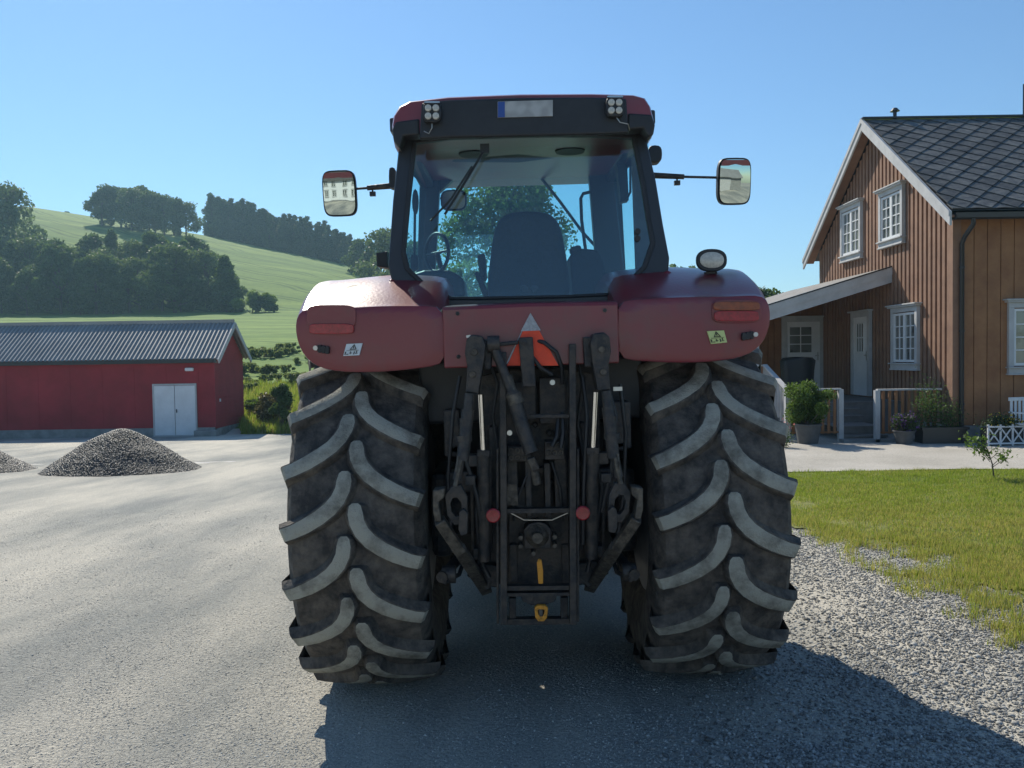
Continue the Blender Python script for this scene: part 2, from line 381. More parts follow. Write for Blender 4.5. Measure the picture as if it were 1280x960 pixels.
# ragged tufts along the edge of the gravel
pts = []
for k in range(620):
    y = 5+4.4*r.random(); x = 3.0+r.random()*1.3
    if not lawn_w(x-.35, y) and (lawn_w(x+.5, y) or r.random() < .15):
        for q in range(40): a = r.gauss(0, .045); b = r.gauss(0, .045); pts.append((x+a, y+b, yard_z(x, y)))
o = blades('grass', pts, .03, .1, .003, ['blade', 'bladed'], .6, 5); o['label'] = 'dry grass tufts growing in the gravel beside the lawn'
# grass strip and weeds behind the barn end
pts = []
for k in range(26000):
    Y = 33.6+r.random()**1.3*12; X = Y*(-.33+.22*r.random()); pts.append((X, Y, gz(X, Y)))
o = blades('grass', pts, .15, .5, .03, ['blade', 'bladed'], .2, 9); o['label'] = 'rough bright grass between the red barn and the bushes'

# loose stones
def stones(name, pts, sizes, matn, seed, kind='stuff'):
    rg = np.random.default_rng(seed); n = len(pts)
    base = np.array([(1, 0, 0), (0, 1, 0), (-1, 0, 0), (0, -1, 0), (0, 0, 1), (0, 0, -.6)], float)
    F8 = [(0, 1, 4), (1, 2, 4), (2, 3, 4), (3, 0, 4), (1, 0, 5), (2, 1, 5), (3, 2, 5), (0, 3, 5)]
    J = base[None]*(1+rg.uniform(-.35, .35, (n, 6, 1)))+rg.uniform(-.18, .18, (n, 6, 3))
    J[:, :, 2] *= rg.uniform(.45, .9, (n, 1)); a = rg.uniform(0, 6.28, n); c, s = np.cos(a), np.sin(a)
    x = J[:, :, 0]*rg.uniform(.7, 1.3, (n, 1)); y = J[:, :, 1]
    V = np.stack([x*c[:, None]-y*s[:, None], x*s[:, None]+y*c[:, None], J[:, :, 2]], 2)*np.array(sizes)[:, None, None]+np.array(pts)[:, None, :]
    me = bpy.data.meshes.new(name); me.vertices.add(n*6); me.vertices.foreach_set('co', V.astype(np.float32).ravel())
    f = (np.array(F8)[None]+(np.arange(n)*6)[:, None, None]).reshape(-1)
    me.loops.add(len(f)); me.loops.foreach_set('vertex_index', f.astype(np.int32)); k = len(f)//3
    me.polygons.add(k); me.polygons.foreach_set('loop_start', np.arange(0, k*3, 3, dtype=np.int32)); me.polygons.foreach_set('loop_total', np.full(k, 3, dtype=np.int32))
    me.materials.append(M[matn]); me.update(calc_edges=True); me.validate()
    o = bpy.data.objects.new(name, me); col.objects.link(o); 
    if kind: tag(o, kind=kind)
    return o
pf = []; sf = []; pc = []; szc = []
while len(pf)+len(pc) < 150000:
    y = 3.0+r.random()**1.6*9; x = y*(-.68+1.36*r.random())
    if (x > 3.2 and y > 10) or (x > 3 and lawn_w(x, y)): continue
    # coarse chippings lie in a band right of the wheel tracks; the packed track keeps fine grit
    coarse = ss(.7, 2.2, x+nz(x, y, .6, .9)-.15*(y-4))
    if x < 2.6: coarse *= .55+.45*ss(-.25, .15, noise.noise(Vector((x*.9+y*.5, y*.9-x*.5, 9))))
    fine = ss(-.5, .5, noise.noise(Vector((x*1.1, y*.45, 1)))+.6*noise.noise(Vector((x*4, y*3, 5))))
    if r.random() < coarse:
        pc.append((x, y, yard_z(x, y)+.002)); szc.append(.0045+.008*r.random()**1.5+(.014*r.random() if r.random() < .06 else 0))
    elif r.random() < .22+.6*fine:
        pf.append((x, y, yard_z(x, y)+.0005)); sf.append(.0022+.004*r.random()**2+(.006*r.random() if r.random() < .03 else 0))
o = stones('gravel', pc, szc, 'stone', 4); o['label'] = 'coarse grey gravel stones on the right side of the yard'
o = stones('grit', pf, sf, 'grit', 5); o['label'] = 'fine pale grit scattered over the packed yard'

# ------------------------------------------------------------------ vegetation generators
def leaf_cloud(centers, size, seed, aspect=.6):
    rg = np.random.default_rng(seed); n = len(centers); C = np.array(centers)
    a = rg.normal(size=(n, 3)); a /= np.linalg.norm(a, axis=1)[:, None]
    b = rg.normal(size=(n, 3)); b -= a*(a*b).sum(1)[:, None]; b /= np.linalg.norm(b, axis=1)[:, None]
    s = size*rg.uniform(.6, 1.35, n)[:, None]; a = a*s; b = b*s*aspect
    return np.stack([C-a, C-b*1.0+a*.1, C+a, C+b], 1).reshape(-1, 3)
def crown_pts(n, lobes, seed, shell=.55):
    rg = np.random.default_rng(seed); w_ = np.array([l[3]**2 for l in lobes]); w_ = w_/w_.sum()
    k = rg.choice(len(lobes), n, p=w_); L_ = np.array(lobes)[k]
    d = rg.normal(size=(n, 3)); d /= np.linalg.norm(d, axis=1)[:, None]
    rr = (shell+(1-shell)*rg.random(n)**.7)*(1+.12*rg.normal(size=n))
    return L_[:, :3]+d*(L_[:, 3]*rr)[:, None]*np.array([1, 1, .85])
def make_tree(name, h, wdt, kind, leafmat, nleaf, leaf, seed, label, cat='tree', group=None):
    rg = random.Random(seed); root = thing(name, label, cat, group=group)
    lobes = []; tk = MB()
    if kind == 'round':
        cz = h*.60; low = .24 if h > 2 else .12
        tk.tube([(0, 0, -.3), (.03*h*.3, 0, h*.25), (0, .02*h, h*.5), (.02*h, 0, h*.8)], [h*.028, h*.02, h*.014, h*.004], 8)
        for i in range(30):
            a = rg.random()*6.28; t = rg.random(); zz = h*(low+(.92-low)*t); rad = wdt/2*math.sin(min(1, .22+t*.95)*math.pi*.93)**.6*(.55+.4*rg.random())
            p = (math.cos(a)*rad, math.sin(a)*rad, zz); lobes.append((*p, wdt*(.11+.10*rg.random())))
            if i % 3 == 0: tk.tube([(0, 0, zz*.55), (p[0]*.5, p[1]*.5, zz*.8), p], [h*.011, h*.007, h*.003], 6)
    elif kind == 'tall':
        tk.tube([(0, 0, -.3), (0, 0, h*.5), (0, 0, h*.95)], [h*.016, h*.012, h*.003], 7)
        for i in range(48):
            t = (i+rg.random())/48; a = rg.random()*6.28; rad = wdt/2*(1-t)**.5*(.2+.6*rg.random()); zz = h*(.08+.88*t)
            lobes.append((math.cos(a)*rad, math.sin(a)*rad, zz, wdt*(.13+.12*rg.random())*(1-.5*t)))
            if i % 4 == 0: tk.tube([(0, 0, zz*.85), (math.cos(a)*rad, math.sin(a)*rad, zz)], [h*.006, h*.003], 5)
    else:   # spruce-like
        tk.tube([(0, 0, -.3), (0, 0, h*.95)], [h*.016, h*.003], 7)
        for i in range(46):
            t = i/46; a = i*2.4; rad = wdt/2*(1-t)*.75; zz = h*(.1+.9*t)
            lobes.append((math.cos(a)*rad, math.sin(a)*rad, zz, wdt*(.17*(1-t)+.035)))
    tk.build('trunk', 'bark', root, smooth=60)
    fast('crown', leaf_cloud(crown_pts(nleaf, lobes, seed), leaf, seed+1), 4, leafmat, root)
    return root
def make_bush(name, label, loc, size, leafmat, nleaf, leaf, seed, cat='bush', group=None, stems=6):
    rg = random.Random(seed); root = thing(name, label, cat, loc, group=group); lobes = []; st_ = MB()
    sx, sy, sz_ = size
    for i in range(16):
        a = rg.random()*6.28; q = rg.random()**.5; p = (math.cos(a)*q*sx*.36, math.sin(a)*q*sy*.36, sz_*(.2+.62*rg.random()*(1-.3*q)))
        lobes.append((*p, min(sx, sy, sz_)*(.14+.12*rg.random())))
        if i < stems: st_.tube([(p[0]*.1, p[1]*.1, -.02), (p[0]*.5, p[1]*.5, p[2]*.6), p], [.012*sz_+.004, .008*sz_+.003, .003], 5)
    st_.build('stem', 'bark', root, smooth=60)
    fast('foliage', leaf_cloud(crown_pts(nleaf, lobes, seed, .3), leaf, seed+1), 4, leafmat, root)
    return root

# wood on the slope behind the barn, the copse above it, the row of trees on the crest
def place(protos, spots, used, group=None):
    for i, (px, py, Y, h, pi) in enumerate(spots):
        p = W(px, py, Y); z = gz(p.x, Y)
        o = protos[pi] if not used.get(pi) else copy_tree(protos[pi]); used[pi] = 1
        o.location = (p.x, Y, z-.3); o.rotation_euler = (0, 0, rnd.random()*6.28); s = h*rnd.uniform(.93, 1.07)
        o.scale = (s*rnd.uniform(.9, 1.15), s*rnd.uniform(.9, 1.15), s); yield i, o
G1 = 'broad trees of the wood behind the red barn'
wood = [make_tree('broadleaf_tree', 1, .72, 'round', 'leaf_far', 5200, .027, 11, 'x', group=G1), make_tree('broadleaf_tree', 1, .82, 'round', 'leaf_far2', 5200, .024, 23, 'x', group=G1),
        make_tree('broadleaf_tree', 1, .5, 'tall', 'leaf_far', 6000, .028, 31, 'x', group=G1)]
spots = []
for i in range(22): spots.append((-8+i*14+rnd.uniform(-5, 5), 392, 150+rnd.uniform(-2, 4), 10.6+rnd.uniform(-2.4, 2.2)-(2.5 if i > 19 else 0), i % 3))
for i in range(18): spots.append((-2+i*14.5+rnd.uniform(-6, 6), 392, 161+rnd.uniform(-3, 4), 9.8+rnd.uniform(-2.0, 1.8), (i+1) % 3))
u1 = {}
for i, o in place(wood, spots, u1):
    o['label'] = 'dark broadleaf tree in the dense wood on the slope above the red barn'
G2 = 'trees of the copse on the hillside above the wood'
u2 = {}; cop = [copy_tree(wood[0]), copy_tree(wood[1])]
for c in cop: c['group'] = G2
spots = [(128+i*11.5+rnd.uniform(-3, 3), 300, 226+rnd.uniform(-4, 4), 12.5-abs(i-4)*.65, i % 2) for i in range(10)]
for i, o in place(cop, spots, u2): o['label'] = 'round tree of the copse standing against the sky above the wood'
big = copy_tree(wood[1]); p = W(8, 300, 176); big.location = (p.x, 176, gz(p.x, 176)-.5); big.scale = (17, 17, 17.5)
if 'group' in big: del big['group']
big['label'] = 'largest dark round tree at the left edge of the photo, above the wood'
for px, s, lb in ((62, 2.6, 'tiny low bush on the bare hill crest, left of the slightly taller one'), (84, 4.4, 'small lone round tree on the bare hill crest left of the copse')):
    c = copy_tree(wood[0]); p = W(px, 280, 300); c.location = (p.x, 300, gz(p.x, 300)-.3); c.scale = (s, s, s); c['label'] = lb
    if 'group' in c: del c['group']
G3 = 'tall trees in the row along the hill crest'
rowp = [make_tree('tall_tree', 1, .5, 'tall', 'leaf_con', 6500, .02, 41, 'x', group=G3), make_tree('tall_tree', 1, .46, 'tall', 'leaf_far', 6500, .02, 47, 'x', group=G3)]
spots = []
for i in range(46):
    t = i/45; px = 263+t*185; Y = 262-t*30+rnd.uniform(-4, 4)
    spots.append((px+rnd.uniform(-2, 2), 300, Y, (13.2-3.0*t-(2.5*max(0, t-.8)/.2))*rnd.uniform(.9, 1.08), 0 if rnd.random() < .7 else 1))
u3 = {}
for i, o in place(rowp, spots, u3): o['label'] = 'tall dark tree in the straight row descending along the hill crest'
# right end of the wood, lower trees by the cab and behind the tractor
def lone(proto, px, Y, h, label, wx=1, sink=.3):
    c = copy_tree(proto); p = W(px, 300, Y); c.location = (p.x, Y, gz(p.x, Y)-sink); c.scale = (h*wx, h*wx, h); c['label'] = label
    if 'group' in c: del c['group']
    c.rotation_euler = (0, 0, rnd.random()*6); return c
lone(wood[2], 281, 146, 10.5, 'lower pale green tree at the right end of the wood, apart from it', 1.3)
lone(wood[0], 448, 205, 9.0, 'dark tree at the low end of the crest row, left of the cab', 1.1)
lone(wood[2], 462, 190, 10.5, 'narrow tree just left of the cab door post, above the red mudguard', 1.1)
lone(wood[1], 484, 170, 14.5, 'broad tree half hidden by the left rear post of the cab', 1.1)
lone(wood[0], 510, 150, 13.5, 'broad tree seen through the narrow left side glass of the cab', 1.1)
lone(wood[1], 855, 70, 8.0, 'dark tree top showing above the right mudguard beside the oval work lamp', 1.2)
lone(wood[0], 957, 60, 5.9, 'low dark tree between the right mudguard and the porch roof', 1.0)
lone(wood[2], 975, 64, 5.4, 'thin low tree just left of the porch roof edge', 1.0)
bt = make_tree('garden_tree', 9.3, 6.2, 'round', 'leaf_gt', 30000, .08, 77, 'large leafy garden tree seen through the rear and front glass of the cab')
p = W(624, 300, 30); bt.location = (p.x, 30, gz(p.x, 30)-.1)
bt2 = make_tree('garden_tree', 5.6, 4.2, 'round', 'leaf_gt', 12000, .085, 81, 'lower dense tree beside the large one, seen through the cab left of the seat')
p = W(572, 300, 27.5); bt2.location = (p.x, 27.5, gz(p.x, 27.5)-.1)

# scrub right of the barn
G4 = 'grey green weeds on the bank behind the barn'
wp = make_bush('weed_clump', 'x', (0, 0, 0), (2.6, 2.2, .75), 'leaf_wd', 3000, .06, 51, group=G4)
for i in range(16):
    o = wp if i == 0 else copy_tree(wp); px = 296+rnd.random()*90; Y = 44+rnd.random()*18; p = W(px, 480, Y)
    o.location = (p.x, Y, gz(p.x, Y)-.1); s = rnd.uniform(.8, 1.3); o.scale = (s, s, s*.9); o.rotation_euler.z = rnd.random()*6
    o['label'] = 'tall grey green weed clump on the bank between barn and hill field'
for px, Y, s, mt, lb, sd in ((322, 37.5, (1.5, 1.3, 1.1), 'leaf_bush', 'green bush just right of the red barn end wall', 61),
        (342, 35.5, (1.7, 1.6, 2.0), 'leaf_brown', 'brownish flowering bush right of the barn, close to the tractor tyre', 62),
        (351, 34.3, (1.0, 1.0, 2.6), 'leaf_mid', 'narrow dark bush directly behind the left rear tyre', 63),
        (318, 142, (9, 6, 4.5), 'leaf_lt', 'pale green bush at the foot of the hill field, right of the wood', 64),
        (333, 141, (5, 4, 3.4), 'leaf_far', 'small dark bush at the foot of the hill field, right of the pale one', 65)):
    p = W(px, 500, Y); make_bush('bush', lb, (p.x, Y, gz(p.x, Y)-.05), s, mt, 5200, .06 if Y < 50 else .2, sd)

# ------------------------------------------------------------------ red barn
BX, BY, BG, BD = -11.9, 33.0, -1.12, 3.5
barn = thing('barn', 'long low red barn with a grey corrugated roof and a pale double door', 'barn', (BX, BY, BG))
L_ = 14; EH = 3.25; RH = 4.55
b = MB(); b.bb(-L_, 0, 0, .12, .38, EH)
for k in range(0, 48): b.bb(-L_, -.1, -.012, 0, .4+k*.06, .452+k*.06) if k % 1 == 0 and k < 47 else None
for k in range(11): b.bb(-k*1.28-.66, -k*1.28-.63, -.02, -.011, .4, EH-.02)
b.build('front_wall', 'barn', barn)
b = MB(); b.prism([(0, 0, .1), (0, BD, .1), (0, BD, EH), (0, BD/2, RH-.05), (0, 0, EH)], (-.12, 0, 0))
for k in range(27):
    z = .35+k*.15
    if z+.13 < EH: b.bb(0, .022, .06, BD, z, z+.128)
    else:
        q = (z+.13-EH)/(RH-EH)*BD/2
        if q < BD/2-.1: b.bb(0, .022, q, BD-q, z, z+.128)
b.build('end_wall', 'barn', barn)
b = MB(); b.bb(-L_, 0, BD-.12, BD, .1, EH); b.build('back_wall', 'barn', barn)
b = MB(); b.bb(-L_, .0, -.06, .1, -.5, .39); b.bb(-.1, .03, .1, BD, -.5, .33); b.build('foundation', 'concrete', barn)
b = MB(); n = int((L_+.6)/.085); rows = []
slope = (RH-EH)/(BD/2)
for side in (0, 1):
    rings = []
    for k in range(n*2):
        x = .25-k*.0425; dz = .03*(1 if (k//2) % 2 else -1)*1.0
        y0 = -.3 if not side else BD+.3; z0 = EH-.3*slope
        rings.append([(x, y0, z0+.1+dz), (x, BD/2, RH+.1+dz)])
    b.loft(rings, 0, False, False)
b.build('roof', 'barnroof', barn)
b = MB(); 
b.bar((.30, -.32, EH-.3*slope), (.30, BD/2, RH+.02), .2, .05, (1, 0, 0)); b.bar((.30, BD+.32, EH-.3*slope), (.30, BD/2, RH+.02), .2, .05, (1, 0, 0))
b.build('bargeboard', 'offwhite', barn)
b = MB(); b.bb(-L_-.2, .2, -.32, -.27, EH-.3*slope-.02, EH-.3*slope+.1); b.bb(-L_, .15, -.27, 0, EH-.28, EH-.24); b.build('eaves_board', 'gutter', barn)
b = MB(); b.bar((-L_, BD/2, RH+.15), (.28, BD/2, RH+.15), .16, .05); b.build('ridge_cap', 'barnroof', barn)
dl = W(195, 548, BY).x-BX; dr = W(246, 548, BY).x-BX; dm = (dl+dr)/2
dt = 2.08
for (a, c) in ((dl, dm-.01), (dm+.01, dr)):
    d = MB(); d.bb(a, c, -.07, -.015, .1, dt+.0)
    d.build('door', 'white', barn, bevel=.008)
b = MB(); b.ring([(dl-.06, -.08, .04), (dr+.06, -.08, .04), (dr+.06, -.08, dt+.08), (dl-.06, -.08, dt+.08)], [(dl, -.08, .1), (dr, -.08, .1), (dr, -.08, dt+.01), (dl, -.08, dt+.01)], (0, .06, 0)); b.build('door_frame', 'offwhite', barn)
b = MB(); b.bb(-.0, .03, -.03, .08, .38, EH-.05); b.bb(-.12, -.0, -.03, -.012, .38, EH-.05); b.build('corner_board', 'barn', barn)
b = MB(); b.bb(dm+.06, dm+.09, -.11, -.07, 1.0, 1.14); b.build('door_handle', 'gutter', barn)
b = MB(); b.bb(dr+.08, dr+.95, -.5, -.07, 0, .3); b.build('doorstep', 'concrete', barn)
b = MB(); b.box((-.95, -.09, 2.72), (.34, .14, .14)); b.build('wall_lamp', 'white', barn, bevel=.04)
b = MB(); b.box((.04, .5, 1.45), (.04, .08, .12)); b.build('switch_box', 'white', barn)

# ------------------------------------------------------------------ gravel heaps
def heap(name, label, px, Y, wd, h, seed):
    p = W(px, 588, Y); z0 = gz(p.x, Y)-.03; root = thing(name, label, 'gravel heap', (p.x, Y, z0), group='heaps of dark crushed stone')
    def hh(x, y):
        q = math.hypot(x/(wd/2), y/(wd/2*.85)); base = max(0, 1-q)
        t = h*(1-math.sqrt(q*q+.03)+.0)*1.12 if q < 1.08 else -.05
        return min(t, h*.97-.25*h*q*q)+.05*noise.noise(Vector((x*2+seed, y*2, 0))) 
    b = MB(); n = 44; s = wd*1.15/n
    b.add([((i-n/2)*s, (j-n/2)*s, hh((i-n/2)*s, (j-n/2)*s)) for j in range(n+1) for i in range(n+1)], [(j*(n+1)+i, j*(n+1)+i+1, (j+1)*(n+1)+i+1, (j+1)*(n+1)+i) for j in range(n) for i in range(n)])
    b.build('mound', 'heap', root, smooth=80)
    rr = random.Random(seed); P_ = []; S_ = []
    while len(P_) < 34000:
        x = rr.uniform(-wd/2, wd/2)*1.1; y = rr.uniform(-wd/2, wd/2)*1.1; z = hh(x, y)
        if z > -.02: P_.append((x, y, z+.006)); S_.append(.011+.015*rr.random()**2)
    o = stones('stones', P_, S_, 'heap', seed, kind='stuff'); o.parent = root
heap('gravel_heap', 'large cone of dark crushed stone in front of the red barn', 150, 18.4, 3.5, 1.02, 5)
heap('gravel_heap', 'second dark stone heap, cut off by the left edge of the photo', -42, 18.8, 2.9, .78, 6)

# ------------------------------------------------------------------ ochre house
HX, HY, HB = 9.1, 17.0, 7.4
EZ, RZ, RY = 4.88, W(1080, 149, 20.7).z-.15, 3.7
house = thing('house', 'ochre wooden house with slate roof, white windows and an entrance porch', 'house', (HX, HY, 0))
HL = 11
sl_ = (RZ-EZ)/RY
def gable_h(y): return EZ+sl_*min(y, HB-y)
b = MB(); b.prism([(.02, 0, .35), (.02, HB, .35), (.02, HB, EZ-.05), (.02, RY, RZ-.1), (.02, 0, EZ-.05)], (.1, 0, 0))
k = 0; y = .12
while y < HB-.05:
    b.bb(-.022, .02, y, y+.115, .36, gable_h(y+.06)-.12); y += .196; k += 1
b.build('gable_wall', 'cladg', house, bevel=.004, seg=1)
b = MB(); b.bb(.12, HL, .02, .1, .35, EZ); x = .14
while x < HL: b.bb(x, x+.262, -.006, .02, .36, EZ-.02); x += .275
b.build('front_wall', 'clad', house, bevel=.004, seg=1)
b = MB(); b.bb(-.04, .13, -.03, .01, .34, EZ-.02); b.bb(-.04, .0, .01, .11, .34, EZ-.02); b.build('corner_board', 'cladg', house)
b = MB(); b.bb(.0, HL, HB-.1, HB, .35, EZ); b.build('back_wall', 'cladg', house)
b = MB(); b.bb(.03, HL, .0, HB, -.4, .35); b.build('foundation', 'concrete', house)
# roof deck + diamond slates
OV = .33
roof = MB()
for s_ in (0, 1):
    y0 = -.42 if not s_ else HB+.42; z0 = EZ+sl_*-.42
    roof.prism([(-OV+.04, y0, z0+.05), (-OV+.04, RY, RZ+.05), (-OV+.04, RY, RZ+.13), (-OV+.04, y0, z0+.13)], (HL+OV, 0, 0))
roof = roof.build('roof', 'gutter', house)
b = MB(); ln = math.hypot(RY+.42, RZ-(EZ-sl_*.42)); uy = Vector((0, (RY+.42)/ln, (RZ-EZ+sl_*.42)/ln)); un = Vector((0, -uy.z, uy.y))
hw, hh_ = .26, .26; o0 = Vector((-OV+.05, -.44, EZ-sl_*.42+.135))
row = 0; s = 0
while s < ln-.02:
    x = (row % 2)*hw-2*hw-.2
    while x < HL+OV-.3:
        c = o0+Vector((x+.2, 0, 0))+uy*s
        if c.x+hw < -OV+.1: x += 2*hw; continue
        def cl(p, t): 
            d = (p-o0).dot(uy); x_ = max(-OV+.06, p.x)
            if d > ln: p = p-uy*(d-ln)
            if d < 0: p = p-uy*d
            return Vector((x_, p.y, p.z))+un*t
        P4 = [cl(c-uy*hh_, .034), cl(c+Vector((hw-.008, 0, 0)), .02), cl(c+uy*hh_, .004), cl(c-Vector((hw-.008, 0, 0)), .02)]
        b.loft([P4, [p-un*.012 for p in P4]]); x += 2*hw
    s += hh_; row += 1
b.build('slates', 'slate', roof)
b = MB(); b.bb(-OV, HL, RY-.09, RY+.09, RZ+.14, RZ+.19); b.build('ridge_cap', 'gutter', roof, bevel=.01)
b = MB(); b.tube([(.55, RY+.1, RZ), (.55, RY+.1, RZ+.36)], .045, 10); b.tube([(.55, RY+.1, RZ+.36), (.55, RY+.1, RZ+.44)], [.12, .05], 10); b.build('vent_pipe', 'gutter', roof)
b = MB(); b.tube([(3.70, RY, RZ+.1), (3.70, RY, RZ+.95)], .02, 8); b.build('roof_mast', 'gutter', roof)
for s_ in (0, 1):
    b = MB(); y0 = -.45 if not s_ else HB+.45; z0 = EZ-.45*sl_
    b.prism([(-OV, y0, z0-.16), (-OV, RY, RZ-.13), (-OV, RY, RZ+.16), (-OV, y0, z0+.12)], (.045, 0, 0))
    b.prism([(-OV-.02, y0, z0+.02), (-OV-.02, RY, RZ+.06), (-OV-.02, RY, RZ+.17), (-OV-.02, y0, z0+.13)], (.02, 0, 0))
    b.build('bargeboard', 'offwhite', house)
    b = MB(); b.prism([(-OV+.045, y0, z0-.0), (-OV+.045, RY, RZ-.02), (-OV+.045, RY, RZ+.04), (-OV+.045, y0, z0+.04)], (OV-.05, 0, 0)); b.build('soffit', 'cladg', house)
b = MB(); zg = EZ-.45*sl_+.08
prof = [(0, -.40, zg), (0, -.41, zg-.1), (0, -.47, zg-.13), (0, -.53, zg-.1), (0, -.54, zg+.0)]
b.loft([[Vector(p)+Vector((x, 0, 0)) for p in prof] for x in (-OV+.1, HL)]); b.bb(-OV+.06, HL, -.42, -.39, zg-.12, zg+.06)
b.build('gutter', 'gutter', house)
b = MB(); b.tube([(.14, -.46, zg-.1), (.14, -.46, zg-.22), (.12, -.2, zg-.42), (.12, -.085, zg-.55), (.12, -.08, .1)], .045, 10)
for z in (.8, 2.3, 3.6): b.lathe([(-.02, .055), (.02, .055)], (.12, -.08, z), 'z', 12)
b.build('downpipe', 'gutter', house, smooth=50)
def window(origin, ux, uy_, wd, ht, cols, rows, cornice=True, parent=house, casement=2):
    """window on a wall: origin is the lower middle, ux along the wall, uy_ outward"""
    ux = Vector(ux); un_ = Vector(uy_); uz = Vector((0, 0, 1)); o = Vector(origin)
    rot = Matrix((ux, un_, uz)).transposed()
    def bx(m_, a0, a1, d0, d1, z0, z1): m_.box(o+rot @ Vector(((a0+a1)/2, (d0+d1)/2, (z0+z1)/2)), (a1-a0, d1-d0, z1-z0), rot)
    f = MB(); t = .11
    bx(f, -wd/2-t, -wd/2, -.02, .07, -.02, ht+.02); bx(f, wd/2, wd/2+t, -.02, .07, -.02, ht+.02)
    bx(f, -wd/2-t, wd/2+t, -.02, .072, ht+.02, ht+.13); bx(f, -wd/2-t-.05, wd/2+t+.05, -.02, .13, ht+.13, ht+.17); bx(f, -wd/2-t-.09, wd/2+t+.09, -.02, .16, ht+.17, ht+.20)
    bx(f, -wd/2-t, wd/2+t, -.02, .072, -.16, -.02); bx(f, -wd/2-t-.03, wd/2+t+.03, -.02, .12, -.05, -.02); bx(f, -wd/2-t-.02, wd/2+t+.02, -.02, .09, -.19, -.16)
    w_ = f.build('window', 'offwhite', parent, bevel=.004, seg=1)
    s_ = MB(); cw = wd/casement
    for c in range(casement):
        a = -wd/2+c*cw
        bx(s_, a+.003, a+.05, -.0, .045, .0, ht); bx(s_, a+cw-.05, a+cw-.003, -.0, .045, 0, ht); bx(s_, a+.05, a+cw-.05, 0, .045, 0, .055); bx(s_, a+.05, a+cw-.05, 0, .045, ht-.05, ht)
        iw = cw-.1; ih = ht-.105
        for k in range(1, cols): x = a+.05+iw*k/cols; bx(s_, x-.011, x+.011, .008, .036, .055, ht-.05)
        for k in range(1, rows): z = .055+ih*k/rows; bx(s_, a+.05, a+cw-.05, .012, .034, z-.011, z+.011)
    s_.build('sash', 'white', w_)
    p_ = MB(); bx(p_, -wd/2+.02, wd/2-.02, .002, .012, .02, ht-.02); p_.build('pane', 'wglass', w_)
    return w_
GX = (0, -1, 0); GN = (-1, 0, 0)
def gwin(pl, pr, pt, pb, cols=2, rows=4):
    ya = HX*F/(pl-640+.0)-HY; yb = HX*F/(pr-640+.0)-HY; yc = (ya+yb)/2
    zt = W((pl+pr)/2, pt, HY+yc).z; zb = W((pl+pr)/2, pb, HY+yc).z
    window((-.03, yc, zb), GX, GN, abs(ya-yb), zt-zb, cols, rows)
gwin(1105.5, 1130, 243, 298); gwin(1057, 1078, 263, 317); gwin(1121, 1148.5, 391, 452.5)
zt = W(1275, 386, HY).z; zb = W(1275, 457, HY).z; xw = W(1264, 400, HY).x-HX
window((xw+.55, -.006, zb), (1, 0, 0), (0, -1, 0), 1.06, zt-zb, 2, 4, casement=2)
window((xw+4.2, -.006, zb), (1, 0, 0), (0, -1, 0), 1.06, zt-zb, 2, 4, casement=2)
# annex with the entrance door facing the yard
AX = -3.9; AY = HB-.25
b = MB(); ap = lambda x: W(1116, 333, 19.72).z+(W(1116, 333, 19.72).z-W(960, 381, 19.72).z)/(0-(W(960, 380, 19.72).x-HX))*x-.12
b.prism([(AX, AY, .3), (-.03, AY, .3), (-.03, AY, ap(-.03)), (AX, AY, ap(AX))], (0, .12, 0)); x = AX+.02
while x < -.2: b.bb(x, x+.15, AY-.025, AY, .3, ap(x)-.01); x += .19
b.bb(AX-.02, AX+.1, AY+.12, AY+2.8, .3, 2.9); b.build('annex_wall', 'clad', house)
# porch roof
py0 = 19.72-HY; za = W(1116, 333, 19.72).z; zb_ = W(960, 381, 19.72).z; xl = -4.25; xb = W(960, 380, 19.72).x-HX
psl = (za-zb_)/(0-xb)
def pz(x): return za+psl*x
b = MB(); b.prism([(-.02, py0, pz(0)-.1), (xl, py0, pz(xl)-.1), (xl, py0, pz(xl)), (-.02, py0, pz(0))], (0, HB+2.6-py0, 0)); pr_ = b.build('porch_roof', 'slatel', house)
b = MB(); b.prism([(-.03, py0-.03, pz(0)-.38), (xl, py0-.03, pz(xl)-.38), (xl, py0-.03, pz(xl)-.12), (-.03, py0-.03, pz(0)-.12)], (0, .035, 0))
b.prism([(-.03, py0-.045, pz(0)-.2), (xl, py0-.045, pz(xl)-.2), (xl, py0-.045, pz(xl)-.02), (-.03, py0-.045, pz(0)-.02)], (0, .045, 0)); b.build('fascia', 'offwhite', pr_)
b = MB(); b.prism([(-.04, py0-.06, pz(0)-.015), (xl, py0-.06, pz(xl)-.015), (xl, py0-.06, pz(xl)+.012), (-.04, py0-.06, pz(0)+.012)], (0, .12, 0)); b.build('drip_edge', 'gutter', pr_)
b = MB(); b.bb(-3.32, -3.16, py0+.1, py0+.26, .75, pz(-3.3)-.1); b.build('porch_post', 'offwhite', house)
